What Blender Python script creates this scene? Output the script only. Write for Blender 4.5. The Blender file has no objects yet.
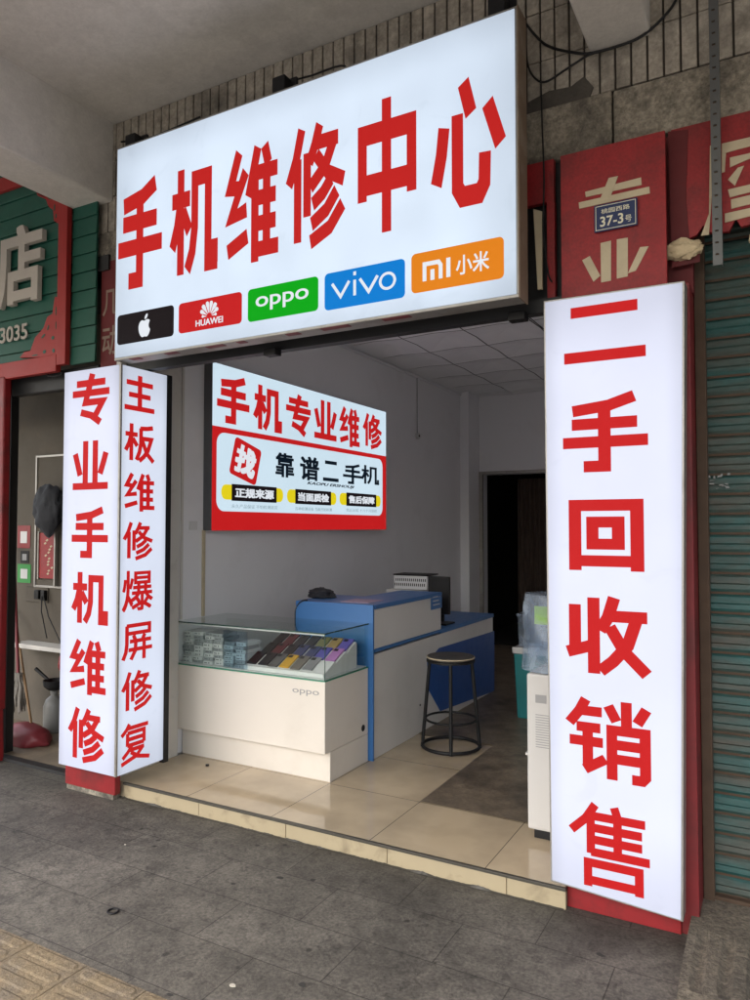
import bpy, bmesh, math, random
from mathutils import Vector, Matrix, noise
random.seed(7)
R = math.radians
sc = bpy.context.scene
col = sc.collection

# ------------------------------------------------------------------ camera, world, sun, exposure
CAM_H = 1.62; YAW = R(29.05); PITCH = math.atan(27 / 729.0); FPX = 729.0
cam_d = bpy.data.cameras.new('camera'); cam = bpy.data.objects.new('camera', cam_d); col.objects.link(cam)
cam_d.sensor_fit = 'VERTICAL'; cam_d.sensor_height = 36; cam_d.sensor_width = 27
cam_d.lens = 36 * FPX / 1000; cam_d.clip_start = .05; cam_d.clip_end = 3000
cam.location = (0, 0, CAM_H); cam.rotation_euler = (math.pi / 2 + PITCH, 0, YAW)
sc.camera = cam

world = bpy.data.worlds.new('World'); sc.world = world; world.use_nodes = True
wn = world.node_tree; wn.nodes.clear()
wo = wn.nodes.new('ShaderNodeOutputWorld'); wb = wn.nodes.new('ShaderNodeBackground')
sky = wn.nodes.new('ShaderNodeTexSky'); sky.sky_type = 'NISHITA'; sky.sun_disc = False
SUN_EL, SUN_AZ = R(52), R(200)
sky.sun_elevation = SUN_EL; sky.sun_rotation = SUN_AZ; sky.air_density = 1.3; sky.dust_density = 5.5; sky.ozone_density = .6
hs = wn.nodes.new('ShaderNodeHueSaturation'); hs.inputs['Saturation'].default_value = .6
wn.links.new(sky.outputs[0], hs.inputs['Color']); wn.links.new(hs.outputs[0], wb.inputs[0])
wb.inputs[1].default_value = .15
wn.links.new(wb.outputs[0], wo.inputs[0])
sun_d = bpy.data.lights.new('sun', 'SUN'); sun = bpy.data.objects.new('sun', sun_d); col.objects.link(sun)
sun_d.energy = .7; sun_d.angle = R(20); sun_d.color = (1, .97, .92)
sun_dir = Vector((math.sin(SUN_AZ) * math.cos(SUN_EL), math.cos(SUN_AZ) * math.cos(SUN_EL), math.sin(SUN_EL)))
sun.rotation_euler = sun_dir.to_track_quat('Z', 'Y').to_euler(); sun.location = (0, -6, 12)

EXPO = 2.2
sc.view_settings.view_transform = 'Standard'; sc.view_settings.look = 'None'
sc.view_settings.exposure = EXPO; sc.view_settings.gamma = 1; sc.view_settings.use_curve_mapping = False
EK = 2 ** -EXPO
sc.render.engine = 'CYCLES'
try:
    sc.cycles.use_denoising = True; sc.cycles.denoiser = 'OPENIMAGEDENOISE'
except Exception: pass
sc.cycles.max_bounces = 8; sc.cycles.diffuse_bounces = 5; sc.cycles.transparent_max_bounces = 12
sc.cycles.sample_clamp_indirect = 6

# ------------------------------------------------------------------ survey helper: a measured sight line meets a plane of the place
_F = Vector((-math.sin(YAW) * math.cos(PITCH), math.cos(YAW) * math.cos(PITCH), math.sin(PITCH)))
_R = Vector((math.cos(YAW), math.sin(YAW), 0)); _U = _R.cross(_F)
def at(ax, val, u, v):
    d = _F * FPX + _R * (u - 375) - _U * (v - 500); c = Vector((0, 0, CAM_H)); k = 'xyz'.index(ax)
    return c + d * ((val - c[k]) / d[k])

# ------------------------------------------------------------------ materials
def lin(c):
    return tuple(((x / 255) / 12.92 if x / 255 <= .04045 else (((x / 255) + .055) / 1.055) ** 2.4) for x in c)
def mat(name, c, rough=.6, metal=0, var=.12, vscale=6, dirt=None, dscale=1.6, damt=.5, dthr=.5, bump=0, bscale=60, spec=.5, emit=None, es=0, evar=0, coat=0, stretch=None, grain=None):
    m = bpy.data.materials.new(name); m.use_nodes = True; nt = m.node_tree; N = nt.nodes; L = nt.links
    b = N['Principled BSDF']; b.inputs['Roughness'].default_value = rough; b.inputs['Metallic'].default_value = metal
    b.inputs['Specular IOR Level'].default_value = spec; b.inputs['Coat Weight'].default_value = coat
    tc = N.new('ShaderNodeTexCoord'); vec = tc.outputs['Object']
    if stretch: mpn = N.new('ShaderNodeMapping'); mpn.inputs['Scale'].default_value = stretch; L.new(vec, mpn.inputs[0]); vec = mpn.outputs[0]
    def nz(scale, detail=5, dist=0.0):
        n = N.new('ShaderNodeTexNoise'); n.inputs['Scale'].default_value = scale; n.inputs['Detail'].default_value = detail
        n.inputs['Distortion'].default_value = dist; n.inputs['Roughness'].default_value = .62
        L.new(vec, n.inputs['Vector']); return n
    base = N.new('ShaderNodeMix'); base.data_type = 'RGBA'; n1 = nz(vscale)
    base.inputs[6].default_value = (*[x * (1 - var) for x in c], 1); base.inputs[7].default_value = (*[min(1, x * (1 + var)) for x in c], 1)
    L.new(n1.outputs['Fac'], base.inputs[0]); out = base.outputs[2]
    if dirt:
        n2 = nz(dscale, 9, .4); rp = N.new('ShaderNodeMapRange'); rp.inputs['From Min'].default_value = dthr; rp.inputs['From Max'].default_value = dthr + .22
        rp.inputs['To Max'].default_value = damt; L.new(n2.outputs['Fac'], rp.inputs['Value'])
        mx = N.new('ShaderNodeMix'); mx.data_type = 'RGBA'; L.new(rp.outputs[0], mx.inputs[0]); L.new(out, mx.inputs[6]); mx.inputs[7].default_value = (*dirt, 1)
        out = mx.outputs[2]
    for gs, ga in (grain or ()):
        ng = nz(gs, 4); rg = N.new('ShaderNodeMapRange'); rg.inputs[1].default_value = .32; rg.inputs[2].default_value = .68; rg.inputs[3].default_value = 1 - ga; rg.inputs[4].default_value = 1 + ga; L.new(ng.outputs['Fac'], rg.inputs[0])
        mg = N.new('ShaderNodeMix'); mg.data_type = 'RGBA'; mg.blend_type = 'MULTIPLY'; mg.inputs[0].default_value = 1; L.new(out, mg.inputs[6]); L.new(rg.outputs[0], mg.inputs[7]); out = mg.outputs[2]
    L.new(out, b.inputs['Base Color'])
    if bump:
        n3 = nz(bscale, 6); bp = N.new('ShaderNodeBump'); bp.inputs['Strength'].default_value = bump; bp.inputs['Distance'].default_value = .01
        L.new(n3.outputs['Fac'], bp.inputs['Height']); L.new(bp.outputs[0], b.inputs['Normal'])
    nr = nz(vscale * 2.3); mr = N.new('ShaderNodeMapRange'); mr.inputs['To Min'].default_value = max(.02, rough - .1); mr.inputs['To Max'].default_value = min(1, rough + .12)
    L.new(nr.outputs['Fac'], mr.inputs['Value']); L.new(mr.outputs[0], b.inputs['Roughness'])
    if emit:
        b.inputs['Emission Color'].default_value = (*emit, 1)
        if evar:
            n4 = nz(1.7, 2); me = N.new('ShaderNodeMapRange'); me.inputs['To Min'].default_value = es * (1 - evar); me.inputs['To Max'].default_value = es * (1 + evar)
            me.inputs['From Min'].default_value = .3; me.inputs['From Max'].default_value = .7
            L.new(n4.outputs['Fac'], me.inputs['Value']); L.new(me.outputs[0], b.inputs['Emission Strength'])
        else: b.inputs['Emission Strength'].default_value = es
    return m
def glass_mat(name, tint=(.95, .975, .96), ior=1.33, rough=.02):
    m = bpy.data.materials.new(name); m.use_nodes = True; nt = m.node_tree; nt.nodes.clear(); N = nt.nodes; L = nt.links
    o = N.new('ShaderNodeOutputMaterial'); mx = N.new('ShaderNodeMixShader'); t = N.new('ShaderNodeBsdfTransparent'); g = N.new('ShaderNodeBsdfGlossy')
    t.inputs[0].default_value = (*tint, 1); g.inputs['Roughness'].default_value = rough; f = N.new('ShaderNodeFresnel'); f.inputs[0].default_value = ior
    ge_ = N.new('ShaderNodeNewGeometry'); su = N.new('ShaderNodeMath'); su.operation = 'SUBTRACT'; su.use_clamp = True; L.new(f.outputs[0], su.inputs[0]); L.new(ge_.outputs['Backfacing'], su.inputs[1]); L.new(su.outputs[0], mx.inputs[0]); L.new(t.outputs[0], mx.inputs[1]); L.new(g.outputs[0], mx.inputs[2]); L.new(mx.outputs[0], o.inputs[0]); return m

M = {}
M['plaster'] = mat('arcade_plaster', (.62, .60, .56), .85, dirt=(.22, .21, .19), dscale=1.1, damt=.45, dthr=.52, bump=.2, bscale=25, grain=((18, .05), (70, .05)))
M['tile'] = mat('facade_tile', (.37, .33, .27), .55, var=.3, vscale=5, dirt=(.09, .08, .065), dscale=3, damt=.8, dthr=.48, bump=.2, grain=((14, .25), (60, .2)))
M['grout'] = mat('tile_grout', (.045, .038, .03), .9)
M['darkred'] = mat('dark_old_red', (.12, .010, .012), .7, var=.3, dirt=(.04, .01, .01), damt=.7)  # dark old red with darker dirty blotches
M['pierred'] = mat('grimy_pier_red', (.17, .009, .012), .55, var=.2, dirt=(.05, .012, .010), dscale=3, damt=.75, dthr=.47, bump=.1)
M['lintel'] = mat('stained_concrete', (.26, .23, .18), .9, var=.35, vscale=9, dirt=(.05, .045, .038), dscale=3.2, damt=.9, dthr=.46, bump=1, bscale=30, grain=((30, .35), (90, .25)))
M['wall'] = mat('interior_wall_paint', (.79, .79, .81), .8, var=.03, vscale=2, dirt=(.58, .57, .57), dscale=2, damt=.3, dthr=.55, bump=.05)
M['jamb'] = mat('old_wall_paint', (.60, .58, .54), .8, var=.06, vscale=3, dirt=(.22, .20, .17), dscale=4, damt=.5, dthr=.56, bump=.1)
M['ceil'] = mat('ceiling_tile', (.80, .80, .81), .8, var=.05)
M['old_floor'] = mat('worn_floor', (.165, .130, .092), .4, var=.35, vscale=3, dirt=(.05, .038, .028), dscale=2.4, damt=.85, dthr=.46, grain=((9, .3), (50, .2)))
M['dark'] = mat('dark_metal', (.015, .015, .016), .5)
M['black'] = mat('black_plastic', (.008, .008, .009), .5, spec=.3)
M['alu'] = mat('aluminium_frame', (.36, .345, .32), .42, metal=.6, dirt=(.16, .14, .11), dscale=6, damt=.5, dthr=.5)
M['wooden'] = mat('brown_edge', (.17, .12, .08), .6, dirt=(.3, .27, .22), dscale=8, damt=.5)
M['redclad'] = mat('red_cladding', (.27, .011, .014), .5, var=.15, dirt=(.10, .012, .012), dscale=2.4, damt=.75, dthr=.48, bump=.15, bscale=14, grain=((20, .12), (80, .12)))
M['redbase'] = mat('red_vinyl_base', (.23, .011, .014), .45, var=.15, dirt=(.07, .015, .013), dscale=5, damt=.75, dthr=.5, bump=.2, bscale=16)
M['cream'] = mat('faded_cream_vinyl', (.52, .44, .30), .6, var=.15, dirt=(.3, .22, .14), dscale=9, damt=.4)
M['foam'] = mat('torn_foam', (.55, .44, .28), .9, var=.25, vscale=20, bump=.8, bscale=30)
M['shutter'] = mat('teal_shutter', (.010, .060, .056), .6, var=.3, vscale=2, dirt=(.055, .042, .030), dscale=1.4, damt=.92, dthr=.42, bump=.2, bscale=14, stretch=(1, 1, 5), grain=((22, .25), (70, .18)))
M['shutline'] = mat('shutter_rust', (.06, .035, .02), .8, var=.4, vscale=12)
M['green'] = mat('green_siding', (.008, .088, .060), .5, var=.15, dirt=(.01, .04, .03), dscale=2, damt=.5)
M['redtrim'] = mat('red_carved_trim', (.33, .018, .016), .5, var=.15)
M['greyletter'] = mat('foam_letters', (.46, .42, .37), .7)
M['steel'] = mat('galvanised_strip', (.13, .135, .135), .45, metal=.5, var=.2, vscale=20, dirt=(.12, .11, .1), dscale=20, damt=.6)
M['desk'] = mat('warm_white_laminate', (.70, .65, .58), .42, var=.03, vscale=3, dirt=(.50, .45, .38), dscale=2.2, damt=.35, dthr=.52)
M['deskg'] = mat('grey_white_laminate', (.68, .66, .63), .38, var=.03, vscale=3, dirt=(.48, .46, .43), dscale=2, damt=.35, dthr=.52)
M['blue'] = mat('blue_laminate', (.04, .15, .38), .38, var=.06)
M['white'] = mat('white_plastic', (.66, .66, .66), .4, var=.03)
M['offwhite'] = mat('white_appliance', (.56, .55, .53), .42, var=.03, dirt=(.4, .38, .34), dscale=3, damt=.3)
M['teal'] = mat('teal_plastic', (.01, .19, .20), .4)
M['bag'] = mat('black_cloth', (.012, .013, .018), .75, bump=.3, bscale=30)
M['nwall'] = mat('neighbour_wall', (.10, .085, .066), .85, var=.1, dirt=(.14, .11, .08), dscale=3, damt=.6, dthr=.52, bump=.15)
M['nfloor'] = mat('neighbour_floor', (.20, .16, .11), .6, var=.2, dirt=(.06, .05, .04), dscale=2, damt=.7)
M['wood'] = mat('wood_handle', (.22, .13, .06), .6)
M['cloth'] = mat('mop_strands', (.24, .225, .20), .95, var=.4, vscale=40)
M['faded_red'] = mat('faded_red_plastic', (.17, .02, .026), .5, var=.15, dirt=(.2, .08, .07), damt=.5)
M['glass'] = glass_mat('showcase_glass')
M['glassedge'] = mat('glass_green_edge', (.03, .25, .15), .2, spec=.8)
M['plastic'] = glass_mat('clear_plastic', (.80, .86, .92), 1.5, .12)
def milky(name, tint, milk, amt):
    m = glass_mat(name, tint, 1.4, .12); nt = m.node_tree; N = nt.nodes; L = nt.links
    o = next(n for n in N if n.type == 'OUTPUT_MATERIAL'); src = o.inputs[0].links[0].from_socket; mx = N.new('ShaderNodeMixShader'); d = N.new('ShaderNodeBsdfDiffuse'); d.inputs[0].default_value = (*milk, 1)
    nn = N.new('ShaderNodeTexNoise'); nn.inputs['Scale'].default_value = 6; nn.inputs['Detail'].default_value = 3; nn.inputs['Distortion'].default_value = .8; tc_ = N.new('ShaderNodeTexCoord'); L.new(tc_.outputs['Object'], nn.inputs[0]); mr = N.new('ShaderNodeMapRange'); mr.inputs[1].default_value = .4; mr.inputs[2].default_value = .65; mr.inputs[3].default_value = amt * .4; mr.inputs[4].default_value = amt * 1.7
    L.new(nn.outputs[0], mr.inputs[0]); L.new(mr.outputs[0], mx.inputs[0]); L.new(src, mx.inputs[1]); L.new(d.outputs[0], mx.inputs[2]); L.new(mx.outputs[0], o.inputs[0]); return m
M['plastic'] = milky('clear_plastic', (.85, .90, .95), (.42, .50, .60), .30)
M['water'] = glass_mat('blue_bottle', (.72, .82, .92), 1.35, .05)
M['paper'] = mat('paper', (.62, .62, .61), .7)
M['vinylgrey'] = mat('grey_lettering', (.30, .30, .30), .5)
M['green_bright'] = mat('wechat_green', (.02, .25, .04), .5)
M['yellow'] = mat('yellow_tape', (.7, .42, .03), .5)
M['navy'] = mat('enamel_navy', (.012, .027, .10), .35)
M['plate_ink'] = mat('plate_ink', (.75, .72, .55), .5)
M['litter'] = mat('litter', (.5, .47, .4), .8)

def lit(name, rgb, k, evar=.05, base=None, edge=None):
    c = lin(rgb); m = mat(name, base or tuple(x * .15 for x in c), .6, var=.01, spec=.12, emit=c, es=k * EK, evar=evar)
    if edge:   # tubes inside the box: a little dimmer towards the rim
        nt = m.node_tree; N = nt.nodes; L = nt.links; b = N['Principled BSDF']; tc = N.new('ShaderNodeTexCoord'); sp = N.new('ShaderNodeSeparateXYZ'); L.new(tc.outputs['Generated'], sp.inputs[0])
        src = b.inputs['Emission Strength'].links[0].from_socket
        for a in edge:
            s1 = N.new('ShaderNodeMath'); s1.operation = 'SUBTRACT'; s1.inputs[1].default_value = .5; L.new(sp.outputs[a], s1.inputs[0])
            s2 = N.new('ShaderNodeMath'); s2.operation = 'ABSOLUTE'; L.new(s1.outputs[0], s2.inputs[0])
            s3 = N.new('ShaderNodeMapRange'); s3.interpolation_type = 'SMOOTHSTEP'; s3.inputs[1].default_value = .36; s3.inputs[2].default_value = .52; s3.inputs[3].default_value = 1; s3.inputs[4].default_value = .80; L.new(s2.outputs[0], s3.inputs[0])
            s4 = N.new('ShaderNodeMath'); s4.operation = 'MULTIPLY'; L.new(src, s4.inputs[0]); L.new(s3.outputs[0], s4.inputs[1]); src = s4.outputs[0]
        n = N.new('ShaderNodeTexNoise'); n.inputs['Scale'].default_value = 3.2; n.inputs['Detail'].default_value = 6; n.inputs['Distortion'].default_value = 2.5; L.new(tc.outputs['Object'], n.inputs[0])
        r = N.new('ShaderNodeMapRange'); r.inputs[1].default_value = .60; r.inputs[2].default_value = .68; r.inputs[3].default_value = 1; r.inputs[4].default_value = .955; L.new(n.outputs[0], r.inputs[0])
        s5 = N.new('ShaderNodeMath'); s5.operation = 'MULTIPLY'; L.new(src, s5.inputs[0]); L.new(r.outputs[0], s5.inputs[1]); L.new(s5.outputs[0], b.inputs['Emission Strength'])
    return m
M['lit_main'] = lit('lit_panel_blueish_white', (216, 230, 247), 1.0, .08, edge='XZ')
M['lit_pillar'] = lit('lit_panel_lavender_white', (228, 232, 252), .92, .05, edge='XZ')
M['lit_pillar_side'] = lit('lit_panel_lavender_white_side', (224, 232, 250), .90, .05, edge='YZ')
M['lit_wall'] = lit('lit_panel_cool_white', (214, 236, 250), .88, .04)
M['lit_red'] = lit('lit_red_vinyl', (212, 40, 38), .74, .03)
M['lit_red2'] = lit('lit_red_vinyl_small', (216, 34, 36), .74, .03)
M['lit_black'] = lit('lit_black_vinyl', (34, 26, 30), .5, .02)
M['lit_navyink'] = lit('lit_navy_ink', (16, 30, 44), .6, .02)
M['lit_green'] = lit('lit_green_vinyl', (0, 172, 20), .85, .02)
M['lit_blue'] = lit('lit_blue_vinyl', (6, 128, 216), .85, .02)
M['lit_orange'] = lit('lit_orange_vinyl', (232, 134, 28), .85, .02)
M['lit_white'] = lit('lit_white_vinyl', (232, 238, 246), .88, .02)
M['lit_yellow'] = lit('lit_yellow_vinyl', (238, 218, 30), .85, .02)
M['lit_greyink'] = lit('lit_grey_ink', (168, 190, 200), .8, .02)

# pavement with staggered slabs
def pavement_mat():
    m = bpy.data.materials.new('stone_pavement'); m.use_nodes = True; nt = m.node_tree; N = nt.nodes; L = nt.links; b = N['Principled BSDF']
    tc = N.new('ShaderNodeTexCoord'); mp = N.new('ShaderNodeMapping'); mp.inputs['Location'].default_value = (.561 + .6 * 10, -2.23 + .3 * 20, 0)
    L.new(tc.outputs['Object'], mp.inputs[0])
    br = N.new('ShaderNodeTexBrick'); br.inputs['Scale'].default_value = 1; br.inputs['Brick Width'].default_value = .60; br.inputs['Row Height'].default_value = .30
    br.inputs['Mortar Size'].default_value = .0028; br.inputs['Mortar Smooth'].default_value = .4; br.inputs['Bias'].default_value = 0
    br.inputs['Color1'].default_value = (.114, .103, .087, 1); br.inputs['Color2'].default_value = (.132, .120, .102, 1); br.inputs['Mortar'].default_value = (.048, .043, .036, 1)
    L.new(mp.outputs[0], br.inputs[0])
    def nz(s, d, dist=0):
        n = N.new('ShaderNodeTexNoise'); n.inputs['Scale'].default_value = s; n.inputs['Detail'].default_value = d; n.inputs['Roughness'].default_value = .65; n.inputs['Distortion'].default_value = dist
        L.new(tc.outputs['Object'], n.inputs[0]); return n
    def rng(n, a, c2, t0, t1):
        r = N.new('ShaderNodeMapRange'); r.inputs[1].default_value = a; r.inputs[2].default_value = c2; r.inputs[3].default_value = t0; r.inputs[4].default_value = t1
        L.new(n.outputs[0], r.inputs[0]); return r
    def mul(o, r):
        x = N.new('ShaderNodeMix'); x.data_type = 'RGBA'; x.blend_type = 'MULTIPLY'; x.inputs[0].default_value = 1; L.new(o, x.inputs[6]); L.new(r.outputs[0], x.inputs[7]); return x.outputs[2]
    o = br.outputs['Color']
    o = mul(o, rng(nz(1.3, 9, .8), .38, .66, 1.22, .60)); o = mul(o, rng(nz(75, 5), .32, .68, .60, 1.40)); o = mul(o, rng(nz(9, 8, .6), .42, .72, 1.08, .62)); o = mul(o, rng(nz(24, 7, .7), .50, .70, 1.05, .52))
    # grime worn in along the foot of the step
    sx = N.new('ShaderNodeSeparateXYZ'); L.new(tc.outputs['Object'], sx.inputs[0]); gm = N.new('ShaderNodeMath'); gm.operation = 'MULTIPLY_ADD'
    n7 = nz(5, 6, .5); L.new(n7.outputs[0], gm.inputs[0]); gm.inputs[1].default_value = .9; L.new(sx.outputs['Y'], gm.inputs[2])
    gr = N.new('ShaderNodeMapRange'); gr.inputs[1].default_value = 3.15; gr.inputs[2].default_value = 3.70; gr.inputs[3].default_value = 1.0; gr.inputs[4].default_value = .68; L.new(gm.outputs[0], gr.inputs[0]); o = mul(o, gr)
    vo = N.new('ShaderNodeTexVoronoi'); vo.inputs['Scale'].default_value = 5.2; L.new(tc.outputs['Object'], vo.inputs[0]); 
    sp = rng(vo, .04, .085, .35, 1.0); o = mul(o, sp)
    L.new(o, b.inputs['Base Color']); b.inputs['Roughness'].default_value = .72
    bp = N.new('ShaderNodeBump'); bp.inputs['Strength'].default_value = .5; bp.inputs['Distance'].default_value = .004
    ad = N.new('ShaderNodeMath'); ad.operation = 'SUBTRACT'; n5 = nz(160, 4); L.new(n5.outputs[0], ad.inputs[0]); L.new(br.outputs['Fac'], ad.inputs[1])
    L.new(ad.outputs[0], bp.inputs['Height']); L.new(bp.outputs[0], b.inputs['Normal'])
    return m
M['pave'] = pavement_mat()
def floor_mat():
    m = bpy.data.materials.new('polished_beige_tile'); m.use_nodes = True; nt = m.node_tree; N = nt.nodes; L = nt.links; b = N['Principled BSDF']
    tc = N.new('ShaderNodeTexCoord'); mp = N.new('ShaderNodeMapping'); mp.inputs['Location'].default_value = (1.185 + .597 * 20, -3.722 + .597 * 20, 0); L.new(tc.outputs['Object'], mp.inputs[0])
    br = N.new('ShaderNodeTexBrick'); br.offset = 0; br.inputs['Scale'].default_value = 1; br.inputs['Brick Width'].default_value = .597; br.inputs['Row Height'].default_value = .597
    br.inputs['Mortar Size'].default_value = .0022; br.inputs['Mortar Smooth'].default_value = .2
    br.inputs['Color1'].default_value = (.51, .41, .275, 1); br.inputs['Color2'].default_value = (.545, .44, .30, 1); br.inputs['Mortar'].default_value = (.10, .085, .065, 1); L.new(mp.outputs[0], br.inputs[0])
    n = N.new('ShaderNodeTexNoise'); n.inputs['Scale'].default_value = 3; n.inputs['Detail'].default_value = 8; L.new(tc.outputs['Object'], n.inputs[0])
    r = N.new('ShaderNodeMapRange'); r.inputs[1].default_value = .35; r.inputs[2].default_value = .75; r.inputs[3].default_value = 1.08; r.inputs[4].default_value = .72; L.new(n.outputs[0], r.inputs[0])
    x = N.new('ShaderNodeMix'); x.data_type = 'RGBA'; x.blend_type = 'MULTIPLY'; x.inputs[0].default_value = 1; L.new(br.outputs['Color'], x.inputs[6]); L.new(r.outputs[0], x.inputs[7]); L.new(x.outputs[2], b.inputs['Base Color'])
    n2 = N.new('ShaderNodeTexNoise'); n2.inputs['Scale'].default_value = 7; n2.inputs['Detail'].default_value = 6; L.new(tc.outputs['Object'], n2.inputs[0])
    r2 = N.new('ShaderNodeMapRange'); r2.inputs[3].default_value = .03; r2.inputs[4].default_value = .13; b.inputs['IOR'].default_value = 1.6; L.new(n2.outputs[0], r2.inputs[0]); L.new(r2.outputs[0], b.inputs['Roughness'])
    return m
M['floor'] = floor_mat()
M['riser'] = mat('tan_riser_tile', (.38, .315, .205), .4, var=.1, dirt=(.14, .11, .07), dscale=7, damt=.7, dthr=.55)
M['lip'] = mat('dark_step_lip', (.05, .045, .035), .5, var=.3, vscale=12)
M['tactile'] = mat('tan_tactile_paving', (.20, .152, .092), .75, var=.22, vscale=7, dirt=(.14, .12, .10), dscale=5, damt=.7, dthr=.45, bump=.5, bscale=90, grain=((50, .25), (120, .25)))
M['concrete'] = mat('rough_concrete', (.13, .108, .082), .9, var=.35, vscale=14, dirt=(.075, .065, .052), dscale=5, damt=.8, dthr=.48, bump=1, bscale=55, grain=((40, .35), (110, .3)))

# ------------------------------------------------------------------ mesh helpers
def tag(o, label=None, cat=None, group=None, kind=None):
    if label: o['label'] = label
    if cat: o['category'] = cat
    if group: o['group'] = group
    if kind: o['kind'] = kind
    return o
def thing(name, label, cat, loc=(0, 0, 0), group=None):
    o = bpy.data.objects.new(name, None); o.empty_display_size = .1; o.location = loc; col.objects.link(o)
    return tag(o, label, cat, group)
def wloc(o):
    v = Vector((0, 0, 0))
    while o: v += Vector(o.location); o = o.parent
    return v
class MB:
    def __init__(s): s.v = []; s.f = []
    def add(s, vs, fs):
        n = len(s.v); s.v += [tuple(v) for v in vs]; s.f += [tuple(i + n for i in f) for f in fs]; return s
    def box(s, x0, x1, y0, y1, z0, z1):
        return s.add([(x0, y0, z0), (x1, y0, z0), (x1, y1, z0), (x0, y1, z0), (x0, y0, z1), (x1, y0, z1), (x1, y1, z1), (x0, y1, z1)],
                     [(0, 3, 2, 1), (4, 5, 6, 7), (0, 1, 5, 4), (1, 2, 6, 5), (2, 3, 7, 6), (3, 0, 4, 7)])
    def hexa(s, b, t):  # bottom 4, top 4 points
        return s.add(list(b) + list(t), [(0, 3, 2, 1), (4, 5, 6, 7), (0, 1, 5, 4), (1, 2, 6, 5), (2, 3, 7, 6), (3, 0, 4, 7)])
    def prism(s, pts, plane, c0, c1):  # pts outline (a,b); plane 'y': (x,z) extruded in y; 'x': (y,z); 'z': (x,y)
        def P(a, b, c): return {'y': (a, c, b), 'x': (c, a, b), 'z': (a, b, c)}[plane]
        n = len(pts); s.add([P(a, b, c0) for a, b in pts] + [P(a, b, c1) for a, b in pts],
                            [tuple(range(n))] + [tuple(range(2 * n - 1, n - 1, -1))] + [(i, i + n, (i + 1) % n + n, (i + 1) % n) for i in range(n)]); return s
    def tube(s, pts, r, seg=10, cap=True):
        pts = [Vector(p) for p in pts]; rr = r if isinstance(r, (list, tuple)) else [r] * len(pts); n0 = len(s.v); pu = None
        for i, p in enumerate(pts):
            d = (pts[min(i + 1, len(pts) - 1)] - pts[max(i - 1, 0)]).normalized()
            u = d.cross(Vector((0, 0, 1)) if abs(d.z) < .9 else Vector((1, 0, 0))).normalized() if pu is None else (pu - d * pu.dot(d)).normalized()
            pu = u; w = d.cross(u)
            for k in range(seg):
                a = 2 * math.pi * k / seg; s.v.append(tuple(p + (u * math.cos(a) + w * math.sin(a)) * rr[i]))
        for i in range(len(pts) - 1):
            for k in range(seg):
                a, b = n0 + i * seg + k, n0 + i * seg + (k + 1) % seg; s.f.append((a, a + seg, b + seg, b))
        if cap:
            s.f.append(tuple(n0 + k for k in range(seg))); m = n0 + (len(pts) - 1) * seg; s.f.append(tuple(m + k for k in reversed(range(seg))))
        return s
    def lathe(s, c, prof, seg=28):
        n0 = len(s.v)
        for r, z in prof:
            for k in range(seg):
                a = 2 * math.pi * k / seg; s.v.append((c[0] + r * math.cos(a), c[1] + r * math.sin(a), c[2] + z))
        for i in range(len(prof) - 1):
            for k in range(seg):
                a, b = n0 + i * seg + k, n0 + i * seg + (k + 1) % seg; s.f.append((a, b, b + seg, a + seg))
        s.f.append(tuple(n0 + k for k in reversed(range(seg)))); m = n0 + (len(prof) - 1) * seg; s.f.append(tuple(m + k for k in range(seg))); return s
    def ring(s, c, Rr, r, seg=40, s2=8):
        n0 = len(s.v)
        for i in range(seg):
            a = 2 * math.pi * i / seg
            for k in range(s2):
                b = 2 * math.pi * k / s2; q = Rr + r * math.cos(b); s.v.append((c[0] + q * math.cos(a), c[1] + q * math.sin(a), c[2] + r * math.sin(b)))
        for i in range(seg):
            for k in range(s2):
                a0 = n0 + i * s2 + k; a1 = n0 + i * s2 + (k + 1) % s2; b0 = n0 + ((i + 1) % seg) * s2 + k; b1 = n0 + ((i + 1) % seg) * s2 + (k + 1) % s2
                s.f.append((a0, b0, b1, a1))
        return s
    def build(s, name, m, parent=None, bev=0, smooth=False, fix=True, segs=2):
        me = bpy.data.meshes.new(name)
        if parent: off = wloc(parent)
        else:
            xs, ys, zs = zip(*s.v); off = Vector(((min(xs) + max(xs)) / 2, (min(ys) + max(ys)) / 2, min(zs)))
        me.from_pydata([tuple(Vector(v) - off) for v in s.v], [], s.f)
        if fix:
            bm = bmesh.new(); bm.from_mesh(me); bmesh.ops.recalc_face_normals(bm, faces=bm.faces); bm.to_mesh(me); bm.free()
        me.materials.append(m if not isinstance(m, str) else M[m])
        if smooth:
            for p in me.polygons: p.use_smooth = True
            try: me.set_sharp_from_angle(angle=R(40))
            except Exception: pass
        o = bpy.data.objects.new(name, me); col.objects.link(o)
        if parent: o.parent = parent
        else: o.location = off
        if bev:
            b = o.modifiers.new('bevel', 'BEVEL'); b.width = bev; b.segments = segs; b.limit_method = 'ANGLE'
        return o
def copy_tree(o, parent=None, loc=None):
    c = o.copy(); col.objects.link(c)
    if parent: c.parent = parent
    if loc is not None: c.location = loc
    for ch in list(o.children): copy_tree(ch, c)
    return c
def rrect(a0, a1, b0, b1, r, n=6):
    out = []
    for cx, cy, st in ((a1 - r, b0 + r, -90), (a1 - r, b1 - r, 0), (a0 + r, b1 - r, 90), (a0 + r, b0 + r, 180)):
        for k in range(n + 1):
            t = R(st + 90 * k / n); out.append((cx + r * math.cos(t), cy + r * math.sin(t)))
    return out
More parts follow.
